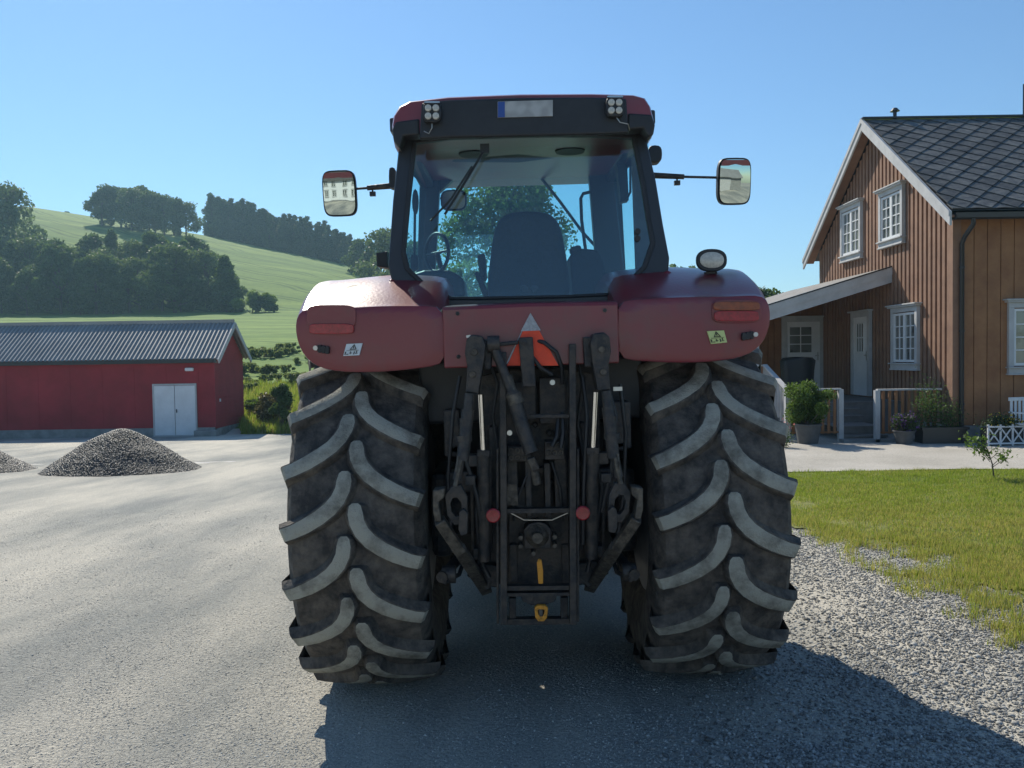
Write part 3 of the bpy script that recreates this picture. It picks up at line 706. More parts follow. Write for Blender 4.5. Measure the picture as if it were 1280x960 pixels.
# doors
DZ = .78
def door(o, ux, un_, wd, ht, gx, gw, gz0, gz1, c, r_, name='door', lab=None):
    ux = Vector(ux); un_ = Vector(un_); rot = Matrix((ux, un_, Vector((0, 0, 1)))).transposed(); o = Vector(o)
    def bx(m_, a0, a1, d0, d1, z0, z1): m_.box(o+rot @ Vector(((a0+a1)/2, (d0+d1)/2, (z0+z1)/2)), (a1-a0, d1-d0, z1-z0), rot)
    d = MB(); bx(d, -wd/2, wd/2, 0, .045, 0, ht); dd = d.build(name, 'white', house)
    if lab: dd['label'] = lab
    f = MB(); bx(f, -wd/2-.14, -wd/2, -.01, .07, 0, ht); bx(f, wd/2, wd/2+.14, -.01, .07, 0, ht); bx(f, -wd/2-.14, wd/2+.14, -.01, .072, ht, ht+.13); bx(f, -wd/2-.2, wd/2+.2, -.01, .13, ht+.13, ht+.17); f.build('frame', 'offwhite', dd)
    g_ = MB(); bx(g_, gx-gw/2, gx+gw/2, .045, .05, gz0, gz1); g_.build('pane', 'wglass', dd)
    s_ = MB()
    for k in range(c+1): x = gx-gw/2+gw*k/c; bx(s_, x-.013, x+.013, .046, .062, gz0, gz1)
    for k in range(r_+1): z = gz0+(gz1-gz0)*k/r_; bx(s_, gx-gw/2, gx+gw/2, .047, .060, z-.013, z+.013)
    s_.build('glazing_bar', 'white', dd)
    h = MB(); bx(h, wd/2-.14, wd/2-.04, .05, .085, 1.02, 1.05); bx(h, wd/2-.075, wd/2-.045, .045, .06, .9, 1.14); h.build('handle', 'steel', dd)
dx = (W(1003, 440, HY+AY).x-HX)
door((dx, AY-.03, DZ), (1, 0, 0), (0, -1, 0), .96, 2.02, -.08, .66, 1.12, 1.88, 2, 3, lab='white front door with six pane window facing the yard')
yd = HX*F/(1079.5-640)-HY
door((-.03, yd, DZ), GX, GN, .86, 2.02, 0, .42, 1.12, 1.86, 3, 2, lab='narrow looking pale door in the shaded gable wall')
# deck, steps, railings
b = MB(); k = 0; y = 19.1-HY
while y < AY-.03: b.bb(xl, -.06, y, y+.135, DZ-.06, DZ-.03); y += .142
b.bb(xl, -.06, 19.12-HY, 19.15-HY, .0, DZ-.065); b.build('porch_deck', 'deck', house)
sx0 = W(1040, 540, 18.2).x-HX; sx1 = W(1093, 540, 18.2).x-HX
b = MB(); ya = 17.5-HY
for i, (y0, y1, z) in enumerate(((17.55, 17.9, .12), (17.85, 18.75, .30), (18.7, 18.95, .46), (18.92, 19.14, .61))):
    b.bb(sx0, sx1, y0-HY, y1-HY, z-.035, z); b.bb(sx0+.02, sx1-.02, y0-HY+.03, y0-HY+.05, z-.17, z-.036)
b.build('steps', 'deck', house)
b = MB(); b.bb(sx0-.1, sx1+.7, .3, .62, -.1, .06); b.build('step_kerb', 'concrete', house)
def rail(x0, y0, x1, y1, zb, zt, n, posts, name='railing'):
    b = MB(); a = Vector((x0, y0, 0)); c = Vector((x1, y1, 0))
    b.bar(a+Vector((0, 0, zt)), c+Vector((0, 0, zt)), .035, .11, (0, 1, 0) if abs(x1-x0) > abs(y1-y0) else (1, 0, 0)); rr = b.build(name, 'offwhite', house)
    for k in posts: q = a.lerp(c, k); b = MB(); b.bb(q.x-.05, q.x+.05, q.y-.05, q.y+.05, -.05, zt-.01); b.build('post', 'offwhite', rr)
    b = MB()
    for k in range(1, n): q = a.lerp(c, k/n); b.bb(q.x-.028, q.x+.028, q.y-.012, q.y+.012, zb, zt-.02)
    b.bar(a+Vector((0, 0, zb+.03)), c+Vector((0, 0, zb+.03)), .03, .05, (0, 1, 0) if abs(x1-x0) > abs(y1-y0) else (1, 0, 0)); b.build('balusters', 'clad', rr)
rx0 = W(1096, 520, 17.35).x-HX
rail(rx0, .35, -.08, .35, .17, 1.10, 10, (0,))
xr = W(984, 486, 17.6).x-HX
rail(xr, .6, sx0-.05, .6, .17, 1.12, 9, (0, 1)); rail(xl+.2, 2.15, xr, 2.15, .8, 1.62, 10, (0, 1))
b = MB(); b.bar((xr, 2.15, 1.63), (xr, .62, 1.13), .04, .1, (1, 0, 0)); [b.bar((xr, y_, .3+(y_-.6)*.3), (xr, y_, 1.1+(y_-.6)*.33), .03, .05, (1, 0, 0)) for y_ in (.8, 1.0, 1.2, 1.4, 1.6, 1.8, 2.0)]; b.build('handrail', 'offwhite', house)
p = W(997, 470, 21.0)
bc = thing('barbecue', 'black covered barbecue on the porch in front of the white door', 'barbecue', (p.x, 21.0, DZ-.03))
b = MB(); b.loft([[(math.cos(t)*rx*(1+.06*math.sin(5*t+z)), math.sin(t)*.3*(1+.05*math.sin(4*t)), z) for t in [2*math.pi*k/24 for k in range(24)]] for z, rx in ((.05, .42), (.3, .4), (.7, .41), (.95, .44), (1.03, .36), (1.05, .1))]); b.build('cover', 'cover', bc, smooth=60)
b = MB(); [b.lathe([(0, .05), (.06, .05)], (sx_, 0, .05), 'z', 10) for sx_ in (-.3, .3)]; b.build('castor', 'black', bc)

# planting by the house
def potted(label, px, Y, pot_r, pot_h, size, lm, n, leaf, seed, cat='potted shrub', flowers=None, potm='pot', name='potted_shrub'):
    p = W(px, 555, Y); root = thing(name, label, cat, (p.x, Y, .02))
    b = MB(); b.lathe([(0, pot_r*.75), (pot_h*.9, pot_r), (pot_h*.92, pot_r*1.08), (pot_h, pot_r*1.08), (pot_h, pot_r*.93), (pot_h*.9, pot_r*.9)], (0, 0, 0), 'z', 24); b.build('pot', potm, root, smooth=50)
    lob = []; rg = random.Random(seed)
    for i in range(16): a = rg.random()*6.28; q = rg.random()**.5*.36; lob.append((math.cos(a)*q*size[0], math.sin(a)*q*size[0], pot_h+size[1]*(.15+.65*rg.random()), size[0]*(.13+.1*rg.random())))
    st_ = MB(); [st_.tube([(0, 0, pot_h*.8), (l[0]*.4, l[1]*.4, l[2]*.7), l[:3]], [.014, .01, .004], 5) for l in lob[:6]]; st_.build('stem', 'bark', root)
    fast('foliage', leaf_cloud(crown_pts(n, lob, seed, .3), leaf, seed), 4, lm, root)
    if flowers: fast('flowers', leaf_cloud(crown_pts(flowers[1], lob, seed+9, .9), leaf*1.2, seed+3, .9), 4, flowers[0], root)
potted('rounded leafy shrub in a grey pot left of the porch steps', 1010, 17.0, .26, .42, (1.08, 1.02), 'leaf_bush', 15000, .022, 71)
potted('dark pot of violet flowers in front of the porch railing', 1130, 16.7, .2, .28, (.62, .36), 'leaf_con', 2600, .02, 72, 'flower pot', ('fl_v', 260), name='flower_pot')
p = W(1002, 560, 16.4); b = thing('flower_clump', 'low pink flowers at the foot of the grey pot beside the tyre', 'flowers', (p.x-.35, 16.4, .02))
fast('foliage', leaf_cloud(np.random.default_rng(3).normal(size=(500, 3))*np.array([.07, .07, .1])+np.array([0, 0, .18]), .02, 3), 4, 'leaf_mid', b)
fast('flowers', leaf_cloud(np.random.default_rng(4).normal(size=(40, 3))*np.array([.07, .07, .07])+np.array([0, 0, .4]), .022, 3), 4, 'fl_p', b)
# long planter with climber
p = W(1176, 550, 16.85); pb = thing('planter_box', 'long dark planter box with climbing plants against the porch railing', 'planter', (p.x, 16.85, .02))
b = MB(); b.bb(-.45, .45, -.17, .17, 0, .3); b.ring([(-.48, -.2, .28), (.48, -.2, .28), (.48, .2, .28), (-.48, .2, .28)], [(-.4, -.13, .28), (.4, -.13, .28), (.4, .13, .28), (-.4, .13, .28)], (0, 0, .05)); b.build('box', 'gutter', pb)
fast('foliage', leaf_cloud(np.concatenate([np.random.default_rng(5).normal(size=(1500, 3))*np.array([.16, .07, .26])+np.array([-.25, 0, .7]), np.random.default_rng(6).normal(size=(800, 3))*np.array([.12, .07, .18])+np.array([.2, 0, .5])]), .02, 7), 4, 'leaf_mid', pb)
# white lattice planter
p = W(1252, 556, 16.3); lp = thing('lattice_planter', 'white crossed lattice planter with yellow and violet flowers', 'planter', (p.x, 16.3, .02))
b = MB()
for k in range(3):
    x0 = -.36+k*.24; b.bb(x0-.0, x0+.03, -.15, -.12, 0, .42); b.bar((x0+.02, -.135, .06), (x0+.24, -.135, .36), .025, .015, (0, 1, 0)); b.bar((x0+.24, -.128, .06), (x0+.02, -.128, .36), .025, .015, (0, 1, 0))
b.bb(.36, .39, -.15, -.12, 0, .42); b.bb(-.36, .38, -.155, -.115, .36, .39); b.bb(-.36, .38, -.155, -.115, .03, .06); b.build('lattice', 'white', lp)
b = MB(); b.bb(-.34, .36, -.11, .14, .04, .34); b.build('box', 'gutter', lp)
rg = np.random.default_rng(8)
fast('foliage', leaf_cloud(rg.normal(size=(1500, 3))*np.array([.18, .08, .07])+np.array([0, 0, .44]), .022, 7), 4, 'leaf_con', lp)
fast('flowers', leaf_cloud(rg.normal(size=(90, 3))*np.array([.17, .07, .06])+np.array([.08, -.04, .47]), .022, 8, .9), 4, 'fl_y', lp)
# white garden chair at the right edge
p = W(1287, 560, 16.2); ch = thing('garden_chair', 'white garden chair cut off by the right edge of the photo', 'chair', (p.x, 16.2, .02), R(15))
b = MB(); b.box((0, 0, .42), (.5, .5, .035)); b.build('seat', 'white', ch, bevel=.01)
b = MB(); [b.box((x, .24, .68), (.05, .025, .44)) for x in (-.2, -.1, 0, .1, .2)]; b.box((0, .24, .90), (.52, .035, .07)); b.build('backrest', 'white', ch, bevel=.005)
for x in (-.23, .23):
    for y in (-.22, .22): b = MB(); b.box((x, y, .2), (.045, .045, .42)); b.build('leg', 'white', ch)
    b = MB(); b.box((x, 0, .64), (.055, .5, .025)); b.box((x, -.22, .53), (.04, .04, .2)); b.build('armrest', 'white', ch)
# young tree on the lawn
p = W(1243, 598, 12.1); sp_ = thing('young_tree', 'thin young tree with glossy leaves standing alone on the lawn', 'sapling', (p.x, 12.1, gz(p.x, 12.1)+.02))
b = MB(); rg_ = random.Random(5); tips = []
b.tube([(0, 0, -.05), (-.03, 0, .2), (-.1, 0, .42), (-.2, .02, .6)], [.012, .01, .007, .004], 6)
for i in range(13):
    a = rg_.random()*6.28; t = .15+.45*rg_.random(); s0 = Vector((-.1*t*2, 0, t*.75)); l = .16+.2*rg_.random()
    e = s0+Vector((math.cos(a)*l, math.sin(a)*l*.7, l*.55)); b.tube([s0, (s0+e)/2+Vector((0, 0, .03)), e], [.006, .004, .002], 5)
    for q in range(16): tips.append(s0.lerp(e, .4+.7*rg_.random())+Vector([rg_.gauss(0, .035) for _ in range(3)]))
for q in range(40): tips.append(Vector((-.2, 0, .6))+Vector([rg_.gauss(0, .06) for _ in range(3)]))
b.build('trunk', 'bark', sp_); fast('foliage', leaf_cloud([tuple(t) for t in tips], .034, 5, .5), 4, 'leaf_bush', sp_)

# white house behind the camera, seen in the mirror of the tractor
wh = thing('white_house', 'white wooden house reflected in the left mirror of the tractor', 'house', (-7.5, -15, 0))
b = MB(); b.bb(-5, 5, -6, 0, .3, 5.0); b.build('wall', 'white', wh)
b = MB(); b.bb(-4.98, 4.98, -5.98, -.02, -.3, .3); b.build('foundation', 'concrete', wh)
b = MB(); b.prism([(-5.3, .5, 4.8), (-5.3, -3, 7.6), (-5.3, -6.5, 4.8), (-5.3, -6.5, 4.65), (-5.3, -3, 7.4), (-5.3, .5, 4.65)], (10.6, 0, 0)); b.build('roof', 'slate', wh)
for x in (-3.6, -1.4, 1.4, 3.6):
    for z in (1.2, 3.4): window((x, .0, z), (-1, 0, 0), (0, 1, 0), .95, 1.2, 1, 3, parent=wh)
# ================================================================== TRACTOR
tr = thing('tractor', 'large red farm tractor seen from behind, standing on the gravel yard', 'tractor', (TX, TD, 0)); tr.rotation_euler = (0, -TT, 0)
def P(name, m_, mats, parent=tr, **k): return m_.build(name, mats, parent, **k)

# ---- tyres
def tyre(cx, cy, rad, wd, rimr, nl, lh, flat, name, mirror=1):
    b = MB(); cz = rad-flat; hw = wd/2; R0 = rad-lh
    prof = [(-hw*.80, rimr), (-hw*.93, rimr+.07), (-hw*1.0, rimr+(R0-rimr)*.42), (-hw*.99, rimr+(R0-rimr)*.7), (-hw*.95, R0-.075), (-hw*.86, R0-.03), (-hw*.5, R0-.008), (0, R0),
            (hw*.5, R0-.008), (hw*.86, R0-.03), (hw*.95, R0-.075), (hw*.99, rimr+(R0-rimr)*.7), (hw*1.0, rimr+(R0-rimr)*.42), (hw*.93, rimr+.07), (hw*.80, rimr)]
    n = 96; rings = []
    for (a, q) in prof: rings.append([Vector((a, q*math.cos(2*math.pi*k/n), q*math.sin(2*math.pi*k/n))) for k in range(n)])
    b.loft(rings, 0, False)
    def srf(s, c, r_): t = c/rad; return Vector((s, -r_*math.cos(t), r_*math.sin(t)))
    def rtop(s): return rad-.035*(abs(s)/hw)**2.2
    # path of one lug, from the middle of the tread down to the shoulder
    k_ = wd/.72
    path = [(.029, -.050), (.029, -.037), (.031, .0), (.038, .045), (.062, .095), (.10, .14), (.155, .182), (.22, .22), (.285, .25), (.333, .266), (.349, .272)]
    rr_ = random.Random(int(cx*10))
    for side in (-1, 1):
        for i in range(nl):
            c0 = 2*math.pi*rad*(i+(.5 if side > 0 else 0))/nl
            A = []; prevn = None; jit = rr_.uniform(-.007, .007); js = rr_.uniform(-.004, .006); jw = rr_.uniform(.92, 1.07)
            for j, (s, c) in enumerate(path):
                s = s*k_*1.02+js; c = c*k_
                a = path[max(0, j-1)]; e = path[min(len(path)-1, j+1)]; d = Vector((e[0]-a[0], e[1]-a[1])).normalized(); nr = Vector((-d.y, d.x))
                hwid = (.044 if j > 1 else (.018, .034)[j])*k_*jw*(1-.07*(j >= 8)); hb = hwid+.022
                def q(o_, r__): return srf(side*(s+nr.x*o_), -(c+nr.y*o_)+c0+jit, r__)
                rt = rtop(s)-(.022 if j == len(path)-1 else (.004 if j == 0 else 0)); rb = R0-.012-.03*(s/hw)**2
                A.append([q(-hb, rb), q(-hwid, rt-.004), q(-hwid*.85, rt), q(hwid*.85, rt), q(hwid, rt-.004), q(hb, rb)])
            m_ = len(A); vs = [p for ring in A for p in ring]; fs = []; mi = []
            # shoulder end wraps down the side
            s_end = hw*1.0; last = [Vector((side*hw*.99, p.y*(R0-.13)/math.hypot(p.y, p.z), p.z*(R0-.13)/math.hypot(p.y, p.z))) for p in A[-1]]
            vs += last; 
            for j in range(m_):
                for k in range(5):
                    fs.append((j*6+k, j*6+k+1, (j+1)*6+k+1, (j+1)*6+k)); mi.append(1 if (k == 2 and j < m_-1) else 0)
            fs.append((0, 1, 2, 3, 4, 5)); mi.append(0)
            o = len(b.v); b.v += [tuple(v) for v in vs]; b.f += [tuple(t+o for t in f) for f in fs]; b.m += mi
    # small ribs of the carcass between lugs
    b.v = [(cx+v[0], cy+v[1], max(cz+v[2], .004+.0*abs(v[1]))) for v in b.v]
    o = P(name, b, ['rubber', 'lug'], smooth=35)
    r_ = MB(); s = 1 if cx > 0 else -1
    r_.lathe([(-hw*.80, rimr+.012), (-hw*.72, rimr+.012), (-hw*.7, rimr-.05), (-.1, rimr-.08), (.0, rimr*.6), (.0, .12), (.02, .1), (.16, .1), (.16, 0.001)], (cx, cy, cz), 'x', 48)
    r_.lathe([(hw*.80, rimr+.012), (hw*.72, rimr+.012), (hw*.7, rimr-.05), (.1, rimr-.07), (.02, rimr*.6), (.02, .12)], (cx, cy, cz), 'x', 48)
    P('rim', r_, 'rim', o, smooth=40)
for s in (-1, 1): tyre(-.93 if s < 0 else .958, 0, 1.02, .72, .535, 20, .048, .022, 'rear_tyre')
for s in (-1, 1): tyre(.93*s, 2.95, .74, .55, .36, 18, .045, .015, 'front_tyre')

# ---- mudguards
def fender(s):
    rear = [(562, 455), (540, 458.5), (515, 462), (480, 465.5), (445, 466), (418, 464.5), (398, 459), (383, 449), (374, 434), (369.5, 415), (370, 399), (376, 386), (398, 385), (421, 385), (444, 384), (467, 382.5), (490, 382), (510, 382), (535, 382), (562, 382)]
    r0 = [T(x, y, -.84) for (x, y) in rear]
    for v in r0: v.x = -abs(v.x)
    cz = sum(v.z for v in r0)/len(r0)
    def sec(y, bz, tz, ox, k=1.0, tilt=0):
        out = []
        for i, v in enumerate(r0):
            if i <= 6: x = v.x*(1+(ox-1)*min(1, abs(v.x))); z = max(v.z, 0)+(bz)
            elif i <= 11:
                t = (i-6)/5; x = v.x*ox; z = v.z+bz*(1-t)+tz*t
            else:
                u = min(1, (abs(v.x)-.45)/.75); x = v.x*(ox if i < 14 else 1); z = v.z+tz*(1-.12*u*u)+.02*math.sin(math.pi*u)*min(1, tz*5)
            out.append(Vector((x, y, z)))
        return out
    for v in r0:
        if abs(v.x) < .46: v.x = -.425
    cap0 = [Vector((v.x+(.018 if v.x < -1.1 else 0), -.866, cz+(v.z-cz)*.93)) for v in r0]
    cap1 = [Vector((v.x+(.004 if v.x < -1.1 else 0), -.860, cz+(v.z-cz)*.985)) for v in r0]
    secs = [cap0, cap1, r0, sec(-.80, .01, .022, 1.004), sec(-.68, .05, .085, 1.01), sec(-.52, .10, .145, 1.015), sec(-.36, .16, .19, 1.02), sec(-.15, .20, .215, 1.02), sec(.2, .22, .225, 1.02), sec(.6, .16, .17, 1.02), sec(.9, 0, 0, 1.02), sec(1.05, -.2, -.22, 1.02)]
    if s > 0: secs = [[Vector((-v.x*(1+.022*min(1, abs(v.x))), v.y, v.z)) for v in r] for r in secs]
    b = MB(); b.loft(secs); return b
fl = P('mudguard', fender(-1), 'red', smooth=38); fr = P('mudguard', fender(1), 'red', smooth=38)
fl['label'] = 'left red mudguard, sunlit and bleached on top'; fr['label'] = 'right red mudguard carrying the oval work lamp'
for (o, s) in ((fl, 1), (fr, 1)):
    md = o.modifiers.new('sub', 'SUBSURF'); md.levels = 1; md.render_levels = 1
def pp(pts, y): return [T(a, b, y) for a, b in pts]
def oval(cx, cy, rx, ry, y, n=20, sq=1.0):
    out = []
    for k in range(n):
        t = 2*math.pi*k/n; c, s = math.cos(t), math.sin(t)
        out.append(T(cx+rx*math.copysign(abs(c)**sq, c), cy+ry*math.copysign(abs(s)**sq, s), y))
    return out
# tail lamps
def tail(px, par):
    c = px; b = MB(); b.prism(oval(c, 396 if px < 640 else 389, 31, 15, -.875, 28, .45), (0, .03, 0)); o = P('tail_lamp', b, 'red', par, bevel=.004)
    y0 = 411 if px < 640 else 395
    b = MB(); b.prism(oval(c, y0, 28, 6.5, -.888, 24, .4), (0, .03, 0)); P('lens', b, 'lens_r', o, bevel=.003)
    if px > 640: b = MB(); b.prism(oval(c, y0-12.5, 29, 5.5, -.887, 24, .4), (0, .03, 0)); P('lens', b, 'lens_o', o, bevel=.003)
tail(414, fl); tail(921, fr)
# hole in the left mudguard top where a lamp is missing
zc = T(441, 366, -.62)
b = MB(); b.lathe([(0, .05), (.006, .046), (.006, 0.001)], (0, 0, 0), 'z', 20)
b.v = [(v[0]*1.0, v[1]*1.5, v[2]) for v in b.v]; hole = P('lamp_hole', b, 'ink', fl, loc=(zc.x, -.60, zc.z+.016))
hole.rotation_euler = (R(24), 0, 0)
# stickers
def sticker(pts, par, m_, seed):
    b = MB(); b.prism(pp(pts, -.878), (0, .012, 0)); o = P('warning_sticker', b, m_, par)
    b = MB(); p0, p1, p2, p3 = [Vector(v) for v in pp(pts, -.8805)]
    def q(u, v): return p3.lerp(p2, u).lerp(p0.lerp(p1, u), v)
    def tri(a, b_, c): b.prism([q(*a), q(*b_), q(*c)], (0, .002, 0))
    def rec(u0, v0, u1, v1): b.prism([q(u0, v0), q(u1, v0), q(u1, v1), q(u0, v1)], (0, .002, 0))
    rec(.3, .5, .72, .56); b.prism([q(.3, .52), q(.35, .52), q(.53, .9), q(.5, .95)], (0, .002, 0)); b.prism([q(.72, .52), q(.67, .52), q(.49, .9), q(.52, .95)], (0, .002, 0)); rec(.48, .6, .53, .78)
    rec(.05, .1, .12, .35); rec(.15, .1, .3, .16); rec(.38, .12, .42, .36); rec(.34, .2, .5, .25); rec(.6, .1, .66, .34); rec(.7, .15, .86, .2); rec(.75, .22, .8, .4); rec(.1, .42, .9, .445)
    P('pictogram', b, 'ink', o)
sticker([(433, 430), (453, 429), (449, 444), (429, 445)], fl, 'stick_w', 1)
sticker([(884, 414), (905, 413), (909, 428), (889, 430)], fr, 'stick_y', 2)
# hitch buttons
for (c, sgn, par) in ((394, 1, fl), (945, -1, fr)):
    y = 435 if par is fl else 418
    b = MB()
    for k in range(3): b.prism(oval(c+sgn*(5+k*4.8), y+1+k*.8, 2.6, 5, -.89, 12, .6), (0, .03, 0))
    P('hitch_switch', b, 'black', par, bevel=.002)
    b = MB(); b.lathe([(-.898, .012), (-.86, .013)], (T(c, y, -.9).x, 0, T(c, y, -.9).z), 'y', 16); P('push_button', b, 'steel', par)
# oval work lamp on right mudguard
b = MB(); b.prism(oval(890, 325, 19, 14, -.55, 28, .8), (0, .03, 0)); b.loft([oval(890, 325, 18.5, 13.5, -.52, 28, .8), oval(890, 325, 15, 11, -.45, 28, .9), oval(890, 325, 8, 6, -.40, 28)]); wl = P('work_lamp', b, 'black', fr, smooth=50, bevel=.004)
b = MB(); b.loft([oval(890, 325, 15, 10, -.553, 28, .9), oval(890, 325, 11, 7, -.562, 28, .9), oval(890, 325, 3, 2, -.565, 28, .9)]); P('lens', b, 'lens_w', wl, smooth=50)
b = MB(); b.bar(T(887, 334, -.5), T(886, 352, -.5), .03, .03); b.bar(T(880, 342, -.5), T(895, 341, -.5), .012, .05, (0, 1, 0)); b.bar(T(881, 341, -.5), T(881, 350, -.5), .006, .03); b.bar(T(893, 341, -.5), T(893, 350, -.5), .006, .03); P('lamp_bracket', b, 'iron', wl)

# ---- centre panel with the slow vehicle triangle
b = MB(); z0 = T(663, 457, -.8).z; zt = T(663, 381, -.8).z
b.loft([[Vector((-.447, y, z0)), Vector((.447, y, z0)), Vector((.447, y, zz)), Vector((0, y, zz+.006)), Vector((-.447, y, zz))] for y, zz in ((-.872, zt-.02), (-.862, zt), (-.5, zt+.03), (-.3, zt+.035))])
panel = P('rear_panel', b, 'red', bevel=.012, seg=3)
b = MB(); b.prism(pp([(663, 393), (634, 457), (698, 457)], -.882), (0, .008, 0)); sm = P('slow_vehicle_triangle', b, 'smv', panel)
b = MB(); b.prism(pp([(663, 391), (651, 414), (676, 413)], -.886), (0, .003, 0))
b.prism(pp([(663, 391), (636, 452), (631, 458)], -.8858), (0, .003, 0)); P('reflective_border', b, 'refl', sm)

for x, y in ((572, 392), (756, 388), (573, 446), (757, 442)): b = MB(); c = T(x, y, -.87); b.lathe([(-.880, .004), (-.879, .010), (-.87, .011)], (c.x, 0, c.z), 'y', 10); P('bolt', b, 'iron', panel)
# ---- cab
outer = [(500, 168), (560, 163), (650, 160), (740, 159), (805, 160), (820, 225), (829, 280), (837, 322), (836, 338), (806, 362), (770, 380), (700, 382), (600, 383), (560, 384), (522, 368), (489, 350), (485, 332), (491, 250)]
inner = [(517, 176), (560, 171), (650, 168), (740, 167), (793, 170), (804, 225), (811, 270), (817, 303), (806, 334), (788, 352), (764, 368), (700, 371), (600, 373), (562, 373), (530, 357), (508, 336), (503, 315), (509, 250)]
def yw(p): return -.50+.10*max(0, (370-p[1])/200)
O3 = [T(*p, yw(p)) for p in outer]; I3 = [T(*p, yw(p)) for p in inner]
b = MB(); b.ring(O3, I3, (0, .10, 0)); P('cab_frame', b, 'pillar', bevel=.012, seg=3)
# slim rubber seal proud of the frame
I4 = [T(640+(p[0]-655)*.0+p[0]-640, p[1], yw(p)-.008) for p in inner]; c_ = sum(I4, Vector())/len(I4); I5 = [c_.lerp(v, .975) for v in I4]; I4 = [c_.lerp(v, 1.012) for v in I4]
b = MB(); b.ring(I4, I5, (0, .03, 0)); seal = P('window_seal', b, 'black', bevel=.004)
b = MB(); b.prism([c_.lerp(v, .99)+Vector((0, .012, 0)) for v in I4], (0, .006, 0)); rw = P('rear_window', b, 'glassr')
# lower side body between frame and mudguard
for s, pts in ((-1, [(487, 347), (560, 384), (560, 400), (470, 400), (480, 360)]), (1, [(836, 336), (768, 381), (768, 400), (860, 400), (850, 350)])):
    b = MB(); b.prism(pp(pts, -.52), (0, .5, 0)); P('cab_corner', b, 'red', bevel=.02, seg=3)
# A pillars, header and front glass
FY = 1.16
b = MB(); b.prism(pp([(525, 205), (549, 205), (549, 240), (546, 300), (541, 390), (520, 390)], FY), (0, .09, 0)); b.prism(pp([(549, 205), (572, 205), (567, 223), (549, 240)], FY), (0, .09, 0)); P('front_pillar', b, 'pillar', bevel=.01)
b = MB(); b.prism(pp([(735, 205), (775, 200), (785, 390), (750, 390)], FY), (0, .09, 0)); P('front_pillar', b, 'pillar', bevel=.01)
b = MB(); b.prism(pp([(545, 190), (760, 186), (760, 217), (545, 221)], FY-.02), (0, .12, 0)); P('windscreen_header', b, 'liner')
b = MB(); b.prism(pp([(541, 390), (546, 300), (549, 215), (735, 212), (752, 390)], FY+.05), (0, .006, 0)); P('windscreen', b, 'glass')
# side glass and sills
for s in (-1, 1):
    xt, xb_ = .70*s, .80*s
    b = MB(); zl, zh = 2.02, 3.2
    b.prism([(xb_, -.38, zl), (xb_, FY-.02, zl), (xt, FY-.02, zh), (xt, -.33, zh)], (s*.006, 0, 0)); P('side_window', b, 'glass')
    b = MB(); b.bar((xb_, -.4, 2.0), (xb_, FY+.08, 2.0), .08, .16, (1, 0, 0)); P('door_sill', b, 'pillar', bevel=.01); b = MB(); b.bar((xt, -.38, 3.24), (xt, FY+.08, 3.24), .08, .1, (1, 0, 0)); P('door_frame', b, 'pillar', bevel=.01)
# roof: lofted, rounded
rsec = [(498, 184), (491.5, 172), (490, 158), (492, 146), (499, 134), (512, 127), (560, 121.5), (650, 118), (740, 117.5), (792, 119), (806, 123), (813, 134), (817, 150), (818, 160), (812, 170), (803, 158), (740, 160), (650, 162), (560, 165), (507, 168)]
r0 = [T(x, y, -.52) for x, y in rsec]; cc = sum(r0, Vector())/len(r0)
def rs(y, kx, kz, dz): return [Vector((cc.x+(v.x-cc.x)*kx, y, cc.z+(v.z-cc.z)*kz+dz)) for v in r0]
b = MB(); b.loft([rs(-.545, .985, .9, 0), rs(-.52, 1, 1, 0), rs(-.3, 1.03, 1.02, .005), rs(.4, 1.06, 1.0, .06), rs(1.2, 1.03, .9, .10), rs(1.42, .97, .8, .09), rs(1.46, .9, .5, .07)])
roof_t = P('cab_roof', b, 'red', smooth=45)
b = MB(); b.prism(pp([(527, 128), (560, 124.5), (650, 121.5), (740, 121), (783, 122.5), (786, 166), (740, 168), (650, 170), (560, 172), (524, 174)], -.575), (0, .04, 0)); rp = P('rear_fascia', b, 'black', roof_t, bevel=.012, seg=3)
for pts in ([(494, 152), (524, 148), (524, 168), (504, 170), (499, 185), (492, 176), (490, 162)], [(815, 143), (785, 141), (785, 162), (804, 160), (811, 171), (817, 168), (819, 156)]):
    b = MB(); b.prism(pp(pts, -.557), (0, .12, 0)); P('roof_corner_trim', b, 'black', roof_t, bevel=.01)
zr = T(650, 166, -.45).z; b = MB(); b.prism([(-.66, -.40, zr), (-.66, 1.15, zr+.11), (-.66, 1.15, zr+.13), (-.66, -.40, zr+.02)], (1.32, 0, 0)); P('headliner', b, 'liner', roof_t)
# speakers and ducts in the headliner
b = MB(); b.lathe([(zr+.02, .09), (zr+.05, .1)], (-.3, .1, 0), 'z', 24); P('speaker', b, 'black', roof_t); b = MB(); b.lathe([(zr+.02, .09), (zr+.05, .1)], (.3, .1, 0), 'z', 24); P('speaker', b, 'black', roof_t)
b = MB(); b.prism(pp([(790, 195), (800, 190), (822, 300), (822, 360), (796, 360)], -.25), (0, .05, 0)); P('quarter_trim', b, 'liner', bevel=.01)
# number plate
b = MB(); b.prism(pp([(622, 127), (691, 125), (691, 145), (622, 147)], -.585), (0, .008, 0)); npl = P('number_plate', b, 'plate', roof_t)
b = MB(); b.prism(pp([(622.4, 127.4), (631, 127.1), (631, 146.4), (622.4, 146.7)], -.588), (0, .003, 0)); P('country_band', b, 'blue', npl)
